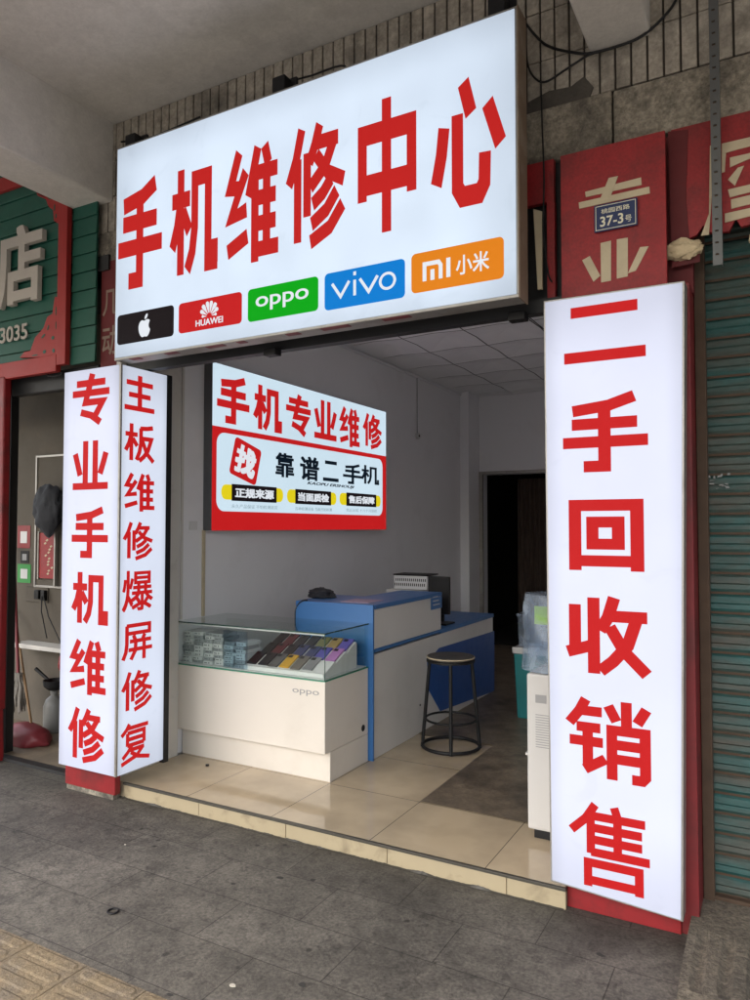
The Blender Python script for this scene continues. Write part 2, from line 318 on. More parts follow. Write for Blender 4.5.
def lump(c, rad, amp=.12, fr=3, seed=0, sub=4, flat=None):
    bm = bmesh.new(); bmesh.ops.create_icosphere(bm, subdivisions=sub, radius=1); mb = MB()
    vs = []
    for v in bm.verts:
        p = v.co.copy(); d = 1 + amp * noise.noise(p * fr + Vector((seed, seed * 2, 0))) + amp * .4 * noise.noise(p * fr * 3 + Vector((seed, 0, 5)))
        q = Vector((p.x * rad[0], p.y * rad[1], p.z * rad[2])) * d
        if flat is not None: q.z = max(q.z, flat)
        vs.append(q + Vector(c))
    mb.add(vs, [tuple(v.index for v in f.verts) for f in bm.faces]); bm.free(); return mb

# lettering: the outline of a word or character, thickened, fitted to a box on a plane
_glyph = {}
from mathutils import geometry
MU = [((2, 71), (43, 71)), ((22, 100), (22, 0)), ((20, 66), (14, 46), (3, 26)), ((27, 60), (42, 40))]
STROKES = {   # centre lines of the heavy sign characters: width, then strokes
 '手': (13, [((12, 80), (55, 85), (85, 95)), ((11, 62), (88, 62)), ((0, 38), (100, 38)), ((50, 84), (50, 6), (25, 6))]),
 '机': (12.5, MU + [((38, 3), (49, 20), (54, 42), (54, 88), (84, 88), (84, 6), (105, 6)), ((98, 5), (98, 27))]),
 '维': (11.5, [((25, 99), (8, 68), (27, 66)), ((38, 80), (10, 41), (40, 45)), ((3, 10), (42, 21)), ((61, 99), (44, 56)), ((56, 74), (56, -4)), ((74, 99), (81, 82)), ((56, 76), (98, 76)), ((56, 53), (95, 53)), ((56, 30), (95, 30)), ((56, 7), (100, 7)), ((78, 76), (78, 7))]),
 '修': (11, [((26, 99), (16, 72), (3, 50)), ((19, 72), (19, -4)), ((36, 76), (36, 18)), ((58, 99), (50, 82), (40, 66)), ((50, 83), (90, 83)), ((84, 84), (68, 60), (42, 44)), ((52, 72), (72, 54), (100, 44)), ((78, 47), (64, 36), (46, 28)), ((88, 35), (70, 20), (44, 10)), ((98, 22), (76, 4), (42, -6))]),
 '中': (13, [((8, 26), (8, 76), (92, 76), (92, 26)), ((8, 38), (92, 38)), ((50, 100), (50, 0))]),
 '心': (14, [((16, 66), (12, 44), (4, 20)), ((36, 74), (36, 14), (43, 6), (68, 6), (75, 14), (76, 38)), ((45, 99), (56, 72)), ((80, 77), (98, 42))]),
 '专': (13, [((12, 83), (88, 83)), ((1, 62), (99, 62)), ((54, 102), (36, 42), (82, 42), (62, 12)), ((24, 22), (52, 14), (76, -2))]),
 '业': (13, [((36, 100), (36, 6)), ((64, 100), (64, 6)), ((6, 74), (12, 56), (21, 28)), ((94, 74), (88, 56), (78, 30)), ((0, 5), (100, 5))]),
 '主': (14, [((50, 102), (50, 80)), ((6, 78), (94, 78)), ((14, 43), (86, 43)), ((50, 78), (50, 6)), ((0, 5), (100, 5))]),
 '板': (12, MU + [((97, 95), (76, 91), (53, 89)), ((55, 90), (55, 48), (50, 24), (40, 2)), ((56, 62), (92, 62), (80, 30), (66, 13), (50, 0)), ((60, 56), (76, 22), (100, 0))]),
 '屏': (11, [((13, 95), (90, 95), (90, 73), (13, 73)), ((14, 95), (14, 42), (11, 20), (2, 0)), ((36, 67), (42, 53)), ((74, 67), (67, 53)), ((24, 50), (96, 50)), ((20, 26), (100, 26)), ((44, 50), (42, 22), (28, -2)), ((72, 50), (72, -5))]),
 '复': (10.5, [((28, 100), (18, 86), (2, 72)), ((22, 89), (94, 89)), ((22, 76), (22, 42)), ((22, 76), (80, 76), (80, 42)), ((22, 43), (80, 43)), ((22, 59), (80, 59)), ((38, 42), (24, 26), (6, 12)), ((30, 30), (80, 30)), ((78, 32), (54, 10), (2, -3)), ((34, 24), (58, 8), (100, -3))]),
 '收': (13.5, [((10, 90), (10, 28)), ((0, 25), (36, 37)), ((34, 100), (34, -2)), ((60, 101), (52, 74), (42, 56)), ((54, 76), (100, 76)), ((88, 76), (76, 38), (58, 16), (42, 2)), ((54, 62), (72, 30), (99, 2))]),
 '销': (11.5, [((22, 100), (14, 84), (1, 66)), ((14, 84), (42, 84)), ((10, 62), (40, 62)), ((1, 43), (43, 43)), ((24, 62), (24, 9)), ((20, 5), (46, 22)), ((72, 101), (72, 64)), ((50, 94), (60, 74)), ((96, 94), (85, 74)), ((54, -4), (54, 62), (94, 62), (94, 5), (90, 0), (78, 0)), ((54, 43), (94, 43)), ((54, 24), (94, 24))]),
 '售': (11, [((32, 101), (20, 82), (1, 64)), ((26, 86), (26, 38)), ((56, 101), (61, 86)), ((26, 86), (94, 86)), ((26, 71), (90, 71)), ((26, 56), (90, 56)), ((26, 40), (99, 40)), ((60, 86), (60, 40)), ((22, -4), (22, 26), (86, 26), (86, -4)), ((22, 4), (86, 4))]),
 '二': (15, [((14, 80), (86, 80)), ((2, 8), (98, 8))]),
}
def union(pts, polys):
    ok = []
    for f in polys:
        ar = sum(pts[f[i]].x * pts[f[(i + 1) % len(f)]].y - pts[f[(i + 1) % len(f)]].x * pts[f[i]].y for i in range(len(f)))
        if abs(ar) > 1e-7: ok.append(list(f) if ar > 0 else list(f[::-1]))
    r = geometry.delaunay_2d_cdt(pts, [], ok, 0, 1e-5, True)
    vs = [(v.x, v.y) for v in r[0]]; fs = []
    for f, og in zip(r[2], r[5]):
        if not og: continue
        p = [vs[i] for i in f]; ar = sum(p[i][0] * p[(i + 1) % len(p)][1] - p[(i + 1) % len(p)][0] * p[i][1] for i in range(len(p)))
        if abs(ar) < 1e-10: continue
        if abs(ar) > 2e-4:   # large faces must really lie inside one of the pieces
            cx, cy = sum(q[0] for q in p) / len(p), sum(q[1] for q in p) / len(p); hit = False
            for o_ in ok:
                n_ = len(o_)
                if all((pts[o_[(i + 1) % n_]].x - pts[o_[i]].x) * (cy - pts[o_[i]].y) - (pts[o_[(i + 1) % n_]].y - pts[o_[i]].y) * (cx - pts[o_[i]].x) >= -1e-7 for i in range(n_)): hit = True; break
            if not hit: continue
        fs.append(tuple(f) if ar > 0 else tuple(reversed(f)))
    return vs, fs
def mitre(st, w):
    L_, R_ = [], []
    for i, p in enumerate(st):
        p = Vector(p); d0 = (p - Vector(st[i - 1])).normalized() if i else None; d1 = (Vector(st[i + 1]) - p).normalized() if i < len(st) - 1 else None
        d0 = d0 or d1; d1 = d1 or d0
        n0 = Vector((-d0.y, d0.x)); n = (n0 + Vector((-d1.y, d1.x))).normalized(); k = w / 2 / max(.5, n.dot(n0)); L_.append(p + n * k); R_.append(p - n * k)
    return L_, R_
def glyph(txt, off=0.0, shear=0.0):
    """outline of a character or word: own heavy strokes for the big sign characters, else the interface font thickened along its edge"""
    k = (txt, off, shear)
    if k in _glyph: return _glyph[k]
    if txt in STROKES and off > .03:
        w, sts = STROKES[txt]; pts = []; polys = []
        for st in sts:
            L_, R_ = mitre([(a / 100, b / 100) for a, b in st], w / 100 * off / .035)
            for i in range(len(st) - 1):
                n0 = len(pts); pts += [L_[i], R_[i], R_[i + 1], L_[i + 1]]; polys.append([n0, n0 + 1, n0 + 2, n0 + 3])
        vs, fs = union(pts, polys)
    else:
        c = bpy.data.curves.new('lettering', 'FONT'); c.body = txt; c.size = 1; c.shear = shear; c.resolution_u = 3 if off > .015 else 5
        o = bpy.data.objects.new('lettering', c); col.objects.link(o); dg = bpy.context.evaluated_depsgraph_get()
        me = bpy.data.meshes.new_from_object(o.evaluated_get(dg)); vs = [(v.co.x, v.co.y) for v in me.vertices]; fs = [tuple(p.vertices) for p in me.polygons]
        bpy.data.objects.remove(o); bpy.data.curves.remove(c); bpy.data.meshes.remove(me)
        key = {}; mp = []; nv = []
        for v in vs:
            q = (round(v[0], 5), round(v[1], 5))
            if q not in key: key[q] = len(nv); nv.append(v)
            mp.append(key[q])
        fs = [tuple(mp[i] for i in f) for f in fs]; fs = [f for f in fs if len(set(f)) == len(f)]; vs = nv
        if off > 0:
            ed = set()
            for f in fs:
                for i in range(len(f)):
                    e = (f[i], f[(i + 1) % len(f)])
                    if (e[1], e[0]) in ed: ed.discard((e[1], e[0]))
                    else: ed.add(e)
            pts = [Vector(v) for v in vs]; faces = [list(f) for f in fs]
            for a, b in sorted(ed):
                cand = [Vector((vs[i][0] + sx * off, vs[i][1] + sz * off)) for i in (a, b) for sx in (-1, 1) for sz in (-1, 1)]
                h = geometry.convex_hull_2d(cand); n0 = len(pts); pts += [cand[i] for i in h]; faces.append(list(range(n0, n0 + len(h))))
            vs, fs = union(pts, faces)
    used = sorted({i for f in fs for i in f}); rm = {q: i for i, q in enumerate(used)}
    vs = [vs[i] for i in used]; fs = [tuple(rm[i] for i in f) for f in fs]
    _glyph[k] = (vs, fs); return vs, fs
def letters(txt, name, plane, c, a0, a1, b0, b1, m, parent, off=.03, thick=.002, shear=0, slope=0, rot=0):
    """plane 'y': faces -y at y=c, a is x, b is z; plane 'x': faces +x at x=c, a is y, b is z."""
    vs, fs = glyph(txt, off, shear); xs = [v[0] for v in vs]; ys = [v[1] for v in vs]; x0, x1, y0, y1 = min(xs), max(xs), min(ys), max(ys)
    ca, cb = (a0 + a1) / 2, (b0 + b1) / 2
    def q(v):
        a = a0 + (v[0] - x0) / (x1 - x0) * (a1 - a0); b = b0 + (v[1] - y0) / (y1 - y0) * (b1 - b0)
        if rot: da, db = a - ca, b - cb; a = ca + da * math.cos(rot) - db * math.sin(rot); b = cb + da * math.sin(rot) + db * math.cos(rot)
        return a, b
    mb = MB(); n = len(vs)
    P = (lambda a, b, d: (a, c - d, b)) if plane == 'y' else (lambda a, b, d: (c + d, a, b))
    mb.add([P(*q(v), thick) for v in vs], fs)
    ed = {}
    for f in fs:
        for i in range(len(f)):
            e = (f[i], f[(i + 1) % len(f)])
            if (e[1], e[0]) in ed: ed.pop((e[1], e[0]))
            else: ed[e] = 1
    mb.add([P(*q(v), 0) for v in vs], [])
    mb.f += [(e[1], e[0], e[0] + n, e[1] + n) for e in ed]
    return mb.build(name, m, parent, fix=False)
def plate(outline, name, plane, c, m, parent, thick=.0015, base=0.0):
    s = -1 if plane == 'y' else 1
    return MB().prism(outline, plane, c + s * base, c + s * (base + thick)).build(name, m, parent)
def px_char(ch, plane, c, u0, u1, top, bot, m, parent, off=.035, **kw):
    ax = plane; vm = (top[1] + bot[1]) / 2; k = 0 if plane == 'y' else 1
    a0 = at(ax, c, u0, vm)[k]; a1 = at(ax, c, u1, vm)[k]; b1 = at(ax, c, *top)[2]; b0 = at(ax, c, *bot)[2]
    return letters(ch, 'character', plane, c, a0, a1, b0, b1, m, parent, off, **kw)
def px_rect(plane, c, bl, tr):
    k = 0 if plane == 'y' else 1; p = at(plane, c, *bl); q = at(plane, c, *tr); return p[k], q[k], p[2], q[2]
def ribbon(pts, w):
    """flat mitred stroke outline around an open polyline (a,b)."""
    L_, R_ = [], []
    for i, p in enumerate(pts):
        p = Vector(p); d0 = (p - Vector(pts[i - 1])).normalized() if i else None; d1 = (Vector(pts[i + 1]) - p).normalized() if i < len(pts) - 1 else None
        if d0 is None: d0 = d1
        if d1 is None: d1 = d0
        n0 = Vector((-d0.y, d0.x)); n1 = Vector((-d1.y, d1.x)); n = (n0 + n1).normalized(); k = w / 2 / max(.35, n.dot(n0))
        L_.append(tuple(p + n * k)); R_.append(tuple(p - n * k))
    return R_ + L_[::-1]
def ringpoly(mb, plane, c, d, outer, inner):
    P = (lambda a, b: (a, c - d, b)) if plane == 'y' else (lambda a, b: (c + d, a, b))
    n = len(outer); mb.add([P(*p) for p in outer] + [P(*p) for p in inner], [(i, (i + 1) % n, (i + 1) % n + n, i + n) for i in range(n)]); return mb

# ================================================================== ground
YS = 3.14; ZF = .09
def sheet(name, x0, x1, y0, y1, z, m, kind='structure'):
    o = MB().add([(x0, y0, z), (x1, y0, z), (x1, y1, z), (x0, y1, z)], [(0, 1, 2, 3)]).build(name, m); o['kind'] = kind
    return o
g = sheet('pavement', -60, 60, -2.6, 3.5, 0, 'pave'); 
# keep the slab pattern in world measure
for v in g.data.vertices: v.co += Vector(g.location)
g.location = (0, 0, 0)
M['asphalt'] = mat('asphalt', (.05, .05, .052), .85, var=.2, vscale=40, bump=.5, bscale=120)
sheet('road', -900, 900, -1200, -2.6, -.13, 'asphalt')
MB().box(-60, 60, -2.75, -2.6, -.3, .01).build('kerb', 'concrete', bev=.01)['kind'] = 'structure'
MB().box(-60, 60, 3.5, 60, -.3, -.01).build('ground', 'asphalt')['kind'] = 'structure'

# tactile paving strip: tan tiles with raised bars
tb = MB()
for i in range(-9, 8):
    for j in range(2):
        x0 = -2.562 + .3 * i; y1 = 1.89 - .3 * j
        tb.box(x0 + .002, x0 + .298, y1 - .298, y1 - .002, -.01, .005)
        for k in range(4):
            yc = y1 - .0375 - .075 * k
            pts = rrect(x0 + .018, x0 + .282, yc - .027, yc + .027, .0265, 4); pin = rrect(x0 + .026, x0 + .274, yc - .018, yc + .018, .0178, 4)
            n = len(pts)
            tb.add([(a, b, .005) for a, b in pts] + [(a, b, .0085) for a, b in pin], [(q, (q + 1) % n, (q + 1) % n + n, q + n) for q in range(n)] + [tuple(range(n, 2 * n))])
tb.build('tactile_paving', 'tactile')['kind'] = 'structure'

# shop floor (a low step up), its riser and dark lip
fl = MB().box(-3.56, -.827, YS + .012, 9.1, -.02, ZF).build('shop_floor', 'floor'); fl['kind'] = 'structure'
for v in fl.data.vertices: v.co += Vector(fl.location)
fl.location = (0, 0, 0)
rz_ = MB(); xj = -3.47
while xj < -.83:
    rz_.box(xj + .0015, min(xj + .597, -.82) - .0015, YS + random.uniform(0, .002), YS + .012, 0, ZF - .012); xj += .597
rz_.build('step_riser', 'riser', bev=.003)['kind'] = 'structure'
gm_ = MB(); NG = 220; V = []
for i in range(NG + 1):
    x = -3.46 + 2.63 * i / NG; d_ = .006 + .022 * max(0, noise.noise(Vector((x * 5, 1, 0)))) + .008 * noise.noise(Vector((x * 30, 4, 0))); hh_ = .004 + .016 * max(0, noise.noise(Vector((x * 7, 9, 2)))) + .005 * abs(noise.noise(Vector((x * 40, 2, 2))))
    V += [(x, YS - .003 - abs(d_), .0012), (x, YS - .002, .001 + hh_)]
gm_.add(V, [(2 * i, 2 * i + 2, 2 * i + 3, 2 * i + 1) for i in range(NG)]).build('dirt_line', 'lip', fix=False)['kind'] = 'structure'
MB().box(-3.47, -.82, YS - .006, YS + .012, ZF - .012, ZF + .0015).build('step_lip', 'lip', bev=.002)['kind'] = 'structure'
of = MB(); x0, y0, x1, y1 = -1.780, 3.724, -.827, 4.92; z = ZF + .004
pts = [(x0, y0), (x1, y0), (x1, 9.1), (-3.56, 9.1), (-3.56, y1), (x0 - .003, y1)]
of.add([(a, b, z) for a, b in pts], [tuple(range(6))]).build('worn_floor', 'old_floor')['kind'] = 'structure'

# ================================================================== building
bld = thing('arcade_building', 'old arcade building with plastered soffit and narrow brown facade tiles above the shop signs', 'building', (-2, 3.5, 0))
WY = 3.30; CZ = 4.28; LZ0, LZ1 = 3.30, 3.56
MB().box(-9, 5, -1.75, WY + .4, CZ, CZ + .25).build('arcade_ceiling', 'plaster', bld)
for (a, b) in ((-4.13, -3.80), (-.715, -.455), (-8.2, -7.9), (2.6, 2.95)):
    MB().box(a, b, -1.6, WY - .005, 3.76, CZ + .01).build('beam', 'plaster', bld, bev=.012)
MB().box(-9, 5, -1.75, -1.45, 3.85, CZ - .001).build('edge_beam', 'plaster', bld, bev=.012)
for a in (-7.9, 2.6):
    MB().box(a - .2, a + .25, -1.8, -1.4, 0, 3.85).build('street_column', 'plaster', bld, bev=.015)
# tile band
t = MB(); gx = -5.6
TW = .0675
while gx < 1.6:
    for (z0, z1) in ((3.565, 3.795), (3.80, 4.03), (4.035, 4.275)):
        d = random.uniform(-.0015, .0015)
        t.box(gx + .0045, gx + TW - .0045, WY - .010 + d, WY + .01, z0, z1)
    gx += TW
t.build('facade_tiles', 'tile', bld, bev=.002, segs=1)
MB().box(-9, 5, WY, WY + .25, 3.56, CZ + .02).build('facade_wall', 'grout', bld)
lt = MB(); n = 90; xs = [-9 + 14 * i / n for i in range(n + 1)]
lt.box(-9, -.62, WY - .022, WY + .2, LZ0, LZ1); lt.box(-.612, 5, WY - .028, WY + .2, LZ0, LZ1 - .01)
lt.build('lintel', 'lintel', bld, bev=.008)
ol = MB()   # crumbled render patch under the tiles
pp = [(-1.00, 3.55), (-.72, 3.55), (-.70, 3.60), (-.74, 3.66), (-.80, 3.63), (-.9, 3.64), (-.98, 3.62), (-1.04, 3.60)]
M['darkrender'] = mat('crumbled_dark_render', (.085, .075, .062), .95, var=.4, vscale=20, bump=.9, bscale=40)
ol.prism(pp, 'y', WY - .018, WY - .006).build('render_patch', 'darkrender', bld)
# left pier between the two shops and right pier, clad red
MB().box(-3.76, -3.615, 3.36, 9.2, -.1, 4.2).build('partition_wall', 'jamb', bld)
MB().box(-3.60, -3.555, 3.16, 3.68, ZF, 2.72).build('jamb_pilaster', 'jamb', bld, bev=.006)
MB().box(-3.74, -3.60, 3.12, 3.36, 0, 2.5).build('left_pier', 'jamb', bld)
iw = MB(); iw.box(-3.61, -3.59, 3.69, 9.12, ZF, 3.38); iw.build('inner_side_wall', 'wall', bld)
MB().box(-.60, -.42, 3.5, 9.2, 0, 3.5).build('right_side_wall', 'wall', bld)
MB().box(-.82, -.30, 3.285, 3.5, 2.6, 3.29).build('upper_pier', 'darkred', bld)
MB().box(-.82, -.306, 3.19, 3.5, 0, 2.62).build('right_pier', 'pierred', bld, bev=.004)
MB().box(-.825, -.372, 3.178, 3.19, 0, .15).build('pier_base_cladding', 'redbase', bld, bev=.003)
MB().box(-3.91, -3.47, 3.075, 3.12, .03, .36).build('pier_base_cladding', 'redbase', bld, bev=.006)
MB().box(-3.90, -3.49, 3.082, 3.13, 0, .03).build('pier_footing', 'lintel', bld)
MB().box(-3.89, -3.60, 3.305, 3.42, 0, 3.3).build('pier_core', 'nwall', bld)
# back wall with a dark doorway; corner column
DX0, DX1, DZ = -3.42, -2.45, 2.31
bw = MB(); bw.box(-3.6, DX0, 9.1, 9.25, ZF, 3.5); bw.box(DX1, -.4, 9.1, 9.25, ZF, 3.5); bw.box(DX0, DX1, 9.1, 9.25, DZ, 3.5); bw.build('back_wall', 'wall', bld)
MB().box(-3.59, -3.47, 8.72, 9.099, ZF, 3.4).build('corner_column', 'wall', bld, bev=.005)
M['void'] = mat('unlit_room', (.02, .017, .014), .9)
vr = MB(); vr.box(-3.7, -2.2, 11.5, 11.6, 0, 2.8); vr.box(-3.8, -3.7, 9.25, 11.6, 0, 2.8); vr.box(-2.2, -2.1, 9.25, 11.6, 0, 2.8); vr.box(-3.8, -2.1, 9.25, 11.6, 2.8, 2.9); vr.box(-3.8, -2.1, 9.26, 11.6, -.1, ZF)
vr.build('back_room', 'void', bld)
M['curtain'] = mat('dark_brown_curtain', (.055, .038, .028), .9, var=.3)
cu = MB(); V = []; NC = 60
for i in range(NC + 1):
    x = -3.02 + .56 * i / NC; y = 9.30 + .02 * math.sin(i * .9) + .01 * math.sin(i * .37)
    V += [(x, y, .16), (x, y, 2.25)]
cu.add(V, [(2 * i, 2 * i + 2, 2 * i + 3, 2 * i + 1) for i in range(NC)])
co_ = cu.build('door_curtain', 'curtain', fix=False, smooth=True); tag(co_, 'dark brown curtain hanging in the back doorway', 'curtain')
df = MB(); df.box(DX0 - .05, DX0, 9.07, 9.11, ZF, DZ + .04); df.box(DX0, DX1, 9.075, 9.11, DZ, DZ + .04)
df.build('door_frame', 'alu', bld, bev=.003)
# suspended ceiling: pyramid pressed tiles in a grid
ct = MB(); S = .6; i = 0
CI = 3.34
x = -3.59
while x < -.6:
    y = 3.5
    while y < 9.1:
        xa, xb, ya, yb = x + .006, min(x + S, -.6) - .006, y + .006, min(y + S, 9.1) - .006
        if xb > xa and yb > ya:
            xm, ym, h = (xa + xb) / 2, (ya + yb) / 2, .055
            ct.add([(xa, ya, CI), (xb, ya, CI), (xb, yb, CI), (xa, yb, CI), (xm, ym, CI + h), (xm, ya, CI + .012), (xb, ym, CI + .012), (xm, yb, CI + .012), (xa, ym, CI + .012)],
                   [(0, 4, 5), (5, 4, 1), (1, 4, 6), (6, 4, 2), (2, 4, 7), (7, 4, 3), (3, 4, 8), (8, 4, 0)])
        y += S
    x += S
ct.build('ceiling_tiles', 'ceil', bld, fix=False)
MB().box(-3.7, -.4, 3.42, 9.2, CI + .09, CI + .15).build('ceiling_slab', 'dark', bld)
cv = MB(); cv.box(-3.59, -3.57, 3.7, 9.1, 3.315, 3.338); cv.build('ceiling_trim', 'wall', bld)
# one flat pale panel set in the suspended ceiling
px = at('z', CI, 405, 322)
MB().box(-2.98, -2.42, 4.12, 4.68, CI - .012, CI + .02).build('ceiling_panel', 'white', bld, bev=.004)
# header over the opening
MB().box(-3.56, -.82, 3.20, 3.26, 2.585, 2.645).build('header_bar', 'dark', bld)
MB().box(-3.56, -.84, 3.30, 3.42, 2.66, 3.31).build('header_panel', 'dark', bld)

# ---- red fascia pieces round the hole beside the big sign
ft = MB(); ft.box(-1.20, -.87, 3.24, 3.27, 3.10, 3.295); ft.box(-.905, -.868, 3.238, 3.272, 2.63, 3.10)
f1 = tag(ft.build('torn_fascia', 'redclad', bev=.003), 'torn red fascia board with a dark hole beside the big lit sign', 'fascia')
wd = MB().hexa([(-.945, 3.225, 2.70), (-.925, 3.225, 2.70), (-.925, 3.24, 2.70), (-.945, 3.24, 2.70)], [(-.965, 3.235, 3.08), (-.925, 3.235, 3.06), (-.925, 3.25, 3.06), (-.965, 3.25, 3.08)])
tag(wd.build('wooden_slat', 'cream'), 'splintered bare wood slat standing in the fascia hole', 'slat')

# ================================================================== lit signs
def grid_panel(name, quad, m, parent, c, plane='y', th=.004):
    MB().prism(quad, plane, c, c + (th if plane == 'y' else -th)).build(name, m, parent, bev=.001, segs=1)
# ---- main sign
SY = 2.95; SX0, SX1, SZ0, SZ1 = -3.373, -.957, 2.605, 3.840
ms = thing('main_lightbox_sign', 'wide white lit shop sign with six red characters and five brand badges above the opening', 'sign', ((SX0 + SX1) / 2, SY + .08, SZ0))
fr = MB(); D = .11; e = .012
fr.box(SX0 - e, SX1 + e, SY + .006, SY + D, SZ1, SZ1 + .014); fr.box(SX0 - e, SX1 + e, SY + .006, SY + D, SZ0 - .014, SZ0); fr.box(SX0 - e, SX0, SY + .006, SY + D, SZ0, SZ1); fr.box(SX1, SX1 + e, SY + .006, SY + D, SZ0, SZ1)
fr.box(SX0, SX1, SY + D - .02, SY + D, SZ0, SZ1)
fr.build('box_frame', 'alu', ms, bev=.002)
bt = MB(); bt.box(SX1 + e, SX1 + e + .006, SY - .004, SY + D, SZ0 - .02, SZ1 + .01); bt.build('edge_trim', 'wooden', ms)
MB().box(SX0, SX1, SY, SY + .006, SZ0, SZ1).build('face_panel', 'lit_main', ms)
# scraps of old sticker along the underside
sb = MB(); rs = random.Random(3); x = SX0 + .1
while x < SX1 - .4:
    w = rs.uniform(.05, .16); sb = MB(); sb.box(x, x + w, SY + .012, SY + .05, SZ0 - .0165, SZ0 - .0145); x += w + rs.uniform(.08, .3); sb.build('sticker_scrap', 'faded_red', ms)
C = SY
for ch, u0, u1, tp, bo in (('手', 118.8, 162, (155.9, 174.7), (136.7, 288)), ('机', 170, 218, (211, 161), (180.7, 276.8)), ('维', 225, 278.5, (267, 140.5), (251, 263)),
                           ('修', 286, 345.3, (301.5, 127), (308, 250)), ('中', 358, 416.4, (387, 97.8), (385.6, 232)), ('心', 431, 506, (469, 76.8), (455.6, 209))):
    px_char(ch, 'y', C, u0, u1, tp, bo, 'lit_red', ms, off=.042)
def badge(bl, tr, m, label):
    a0, a1, b0, b1 = px_rect('y', C, bl, tr)
    return plate(rrect(a0, a1, b0, b1, .022), 'brand_badge', 'y', C, m, ms, .002), a0, a1, b0, b1
# bitten fruit badge
o, a0, a1, b0, b1 = badge((117.4, 345.5), (174, 304.8), 'lit_black', '')
o['label'] = 'black badge with a white bitten fruit'
ca, cb, h = (a0 + a1) / 2, (b0 + b1) / 2 - .008, (b1 - b0) * .66
ap = [(-.02, .30), (.10, .36), (.24, .37), (.36, .30), (.30, .20), (.26, .08), (.29, -.06), (.38, -.14), (.33, -.30), (.24, -.44), (.14, -.50), (.04, -.47), (-.05, -.47), (-.15, -.50), (-.26, -.44), (-.37, -.26), (-.42, -.04), (-.40, .16), (-.30, .31), (-.17, .37)]
def smooth_poly(p, it=2):
    for _ in range(it):
        q = []
        for i in range(len(p)):
            a, b = p[i], p[(i + 1) % len(p)]; q += [(a[0] * .75 + b[0] * .25, a[1] * .75 + b[1] * .25), (a[0] * .25 + b[0] * .75, a[1] * .25 + b[1] * .75)]
        p = q
    return p
fm = MB(); fm.prism([(ca + x * h, cb + y * h) for x, y in smooth_poly(ap)], 'y', C - .002, C - .0035)
fm.prism([(ca + x * h, cb + y * h) for x, y in smooth_poly([(.0, .38), (.0, .50), (.10, .64), (.20, .66), (.19, .52), (.10, .41)])], 'y', C - .002, C - .0035)
fm.build('emblem', 'lit_white', o)
# flower badge
o, a0, a1, b0, b1 = badge((178.8, 334), (242, 291.5), 'lit_red2', '')
o['label'] = 'red badge with a white petal flower'
ca, cb = (a0 + a1) / 2, b0 + (b1 - b0) * .40; h = (b1 - b0) * .50; fm = MB()
for k, (ang, r1, w) in enumerate(((11, 1.0, .115), (-11, 1.0, .115), (35, .98, .125), (-35, .98, .125), (59, .86, .115), (-59, .86, .115), (83, .62, .085), (-83, .62, .085))):
    t_ = R(ang); pet = smooth_poly([(0, .14), (w * .55, .5), (w * 1.25, r1 * .84), (w * .8, r1), (-w * .8, r1), (-w * 1.25, r1 * .84), (-w * .55, .5)], 2)
    fm.prism([(ca + (x * math.cos(t_) - y * math.sin(t_)) * h, cb + (x * math.sin(t_) + y * math.cos(t_)) * h) for x, y in pet], 'y', C - .002, C - .0032 - .0002 * k)
fm.build('emblem', 'lit_white', o)
letters('HUAWEI', 'brand_name', 'y', C - .002, ca - .095, ca + .095, b0 + .022, b0 + .056, 'lit_white', o, .012)
# green badge
o, a0, a1, b0, b1 = badge((248, 322.5), (318.4, 276), 'lit_green', '')
o['label'] = 'green badge'; w = a1 - a0; hh = b1 - b0
letters('oppo', 'brand_name', 'y', C - .002, a0 + w * .12, a1 - w * .13, b0 + hh * .27, b0 + hh * .72, 'lit_white', o, .006)
# blue badge
o, a0, a1, b0, b1 = badge((324.8, 311), (405, 258.3), 'lit_blue', '')
o['label'] = 'blue badge'; w = a1 - a0; hh = b1 - b0; mid = b0 + hh * .50; hx = hh * .19; sw = .0145
def X(t): return a0 + w * t
fm = MB()
fm.prism(ribbon([(X(.10), mid + hx), (X(.21), mid - hx), (X(.32), mid + hx)], sw), 'y', C - .002, C - .0035)
fm.prism(ribbon([(X(.39), mid + hx), (X(.39), mid - hx - .006)], sw), 'y', C - .002, C - .0037)
fm.prism(ribbon([(X(.39), mid + hx + .022), (X(.39), mid + hx + .040)], sw), 'y', C - .002, C - .0035)
fm.prism(ribbon([(X(.455), mid + hx), (X(.565), mid - hx), (X(.675), mid + hx)], sw), 'y', C - .002, C - .0036)
ringpoly(fm, 'y', C, .0035, rrect(X(.69), X(.90), mid - hx - .008, mid + hx + .008, .045), rrect(X(.69) + sw, X(.90) - sw, mid - hx - .008 + sw * .9, mid + hx + .008 - sw * .9, .030))
fm.build('brand_name', 'lit_white', o)
# orange badge
o, a0, a1, b0, b1 = badge((411.6, 294), (503.8, 236.2), 'lit_orange', '')
o['label'] = 'orange badge'; w = a1 - a0; hh = b1 - b0; z0, z1 = b0 + hh * .26, b0 + hh * .74
fm = MB(); s_ = w * .042
fm.prism([(X(.13), z0), (X(.13) + s_, z0), (X(.13) + s_, z1 - s_ * 1.05), (X(.13) + s_ * 4.0, z1 - s_ * 1.05), (X(.13) + s_ * 4.3, z1 - s_ * 1.5), (X(.13) + s_ * 4.3, z0), (X(.13) + s_ * 5.3, z0), (X(.13) + s_ * 5.3, z1 - s_ * 1.2), (X(.13) + s_ * 4.5, z1), (X(.13), z1)], 'y', C - .002, C - .0035)
fm.box(X(.13) + s_ * 2.1, X(.13) + s_ * 3.15, C - .0035, C - .002, z0, z1 - s_ * 2.1)
fm.box(X(.13) + s_ * 6.3, X(.13) + s_ * 7.35, C - .0035, C - .002, z0, z1)
fm.build('emblem', 'lit_white', o)
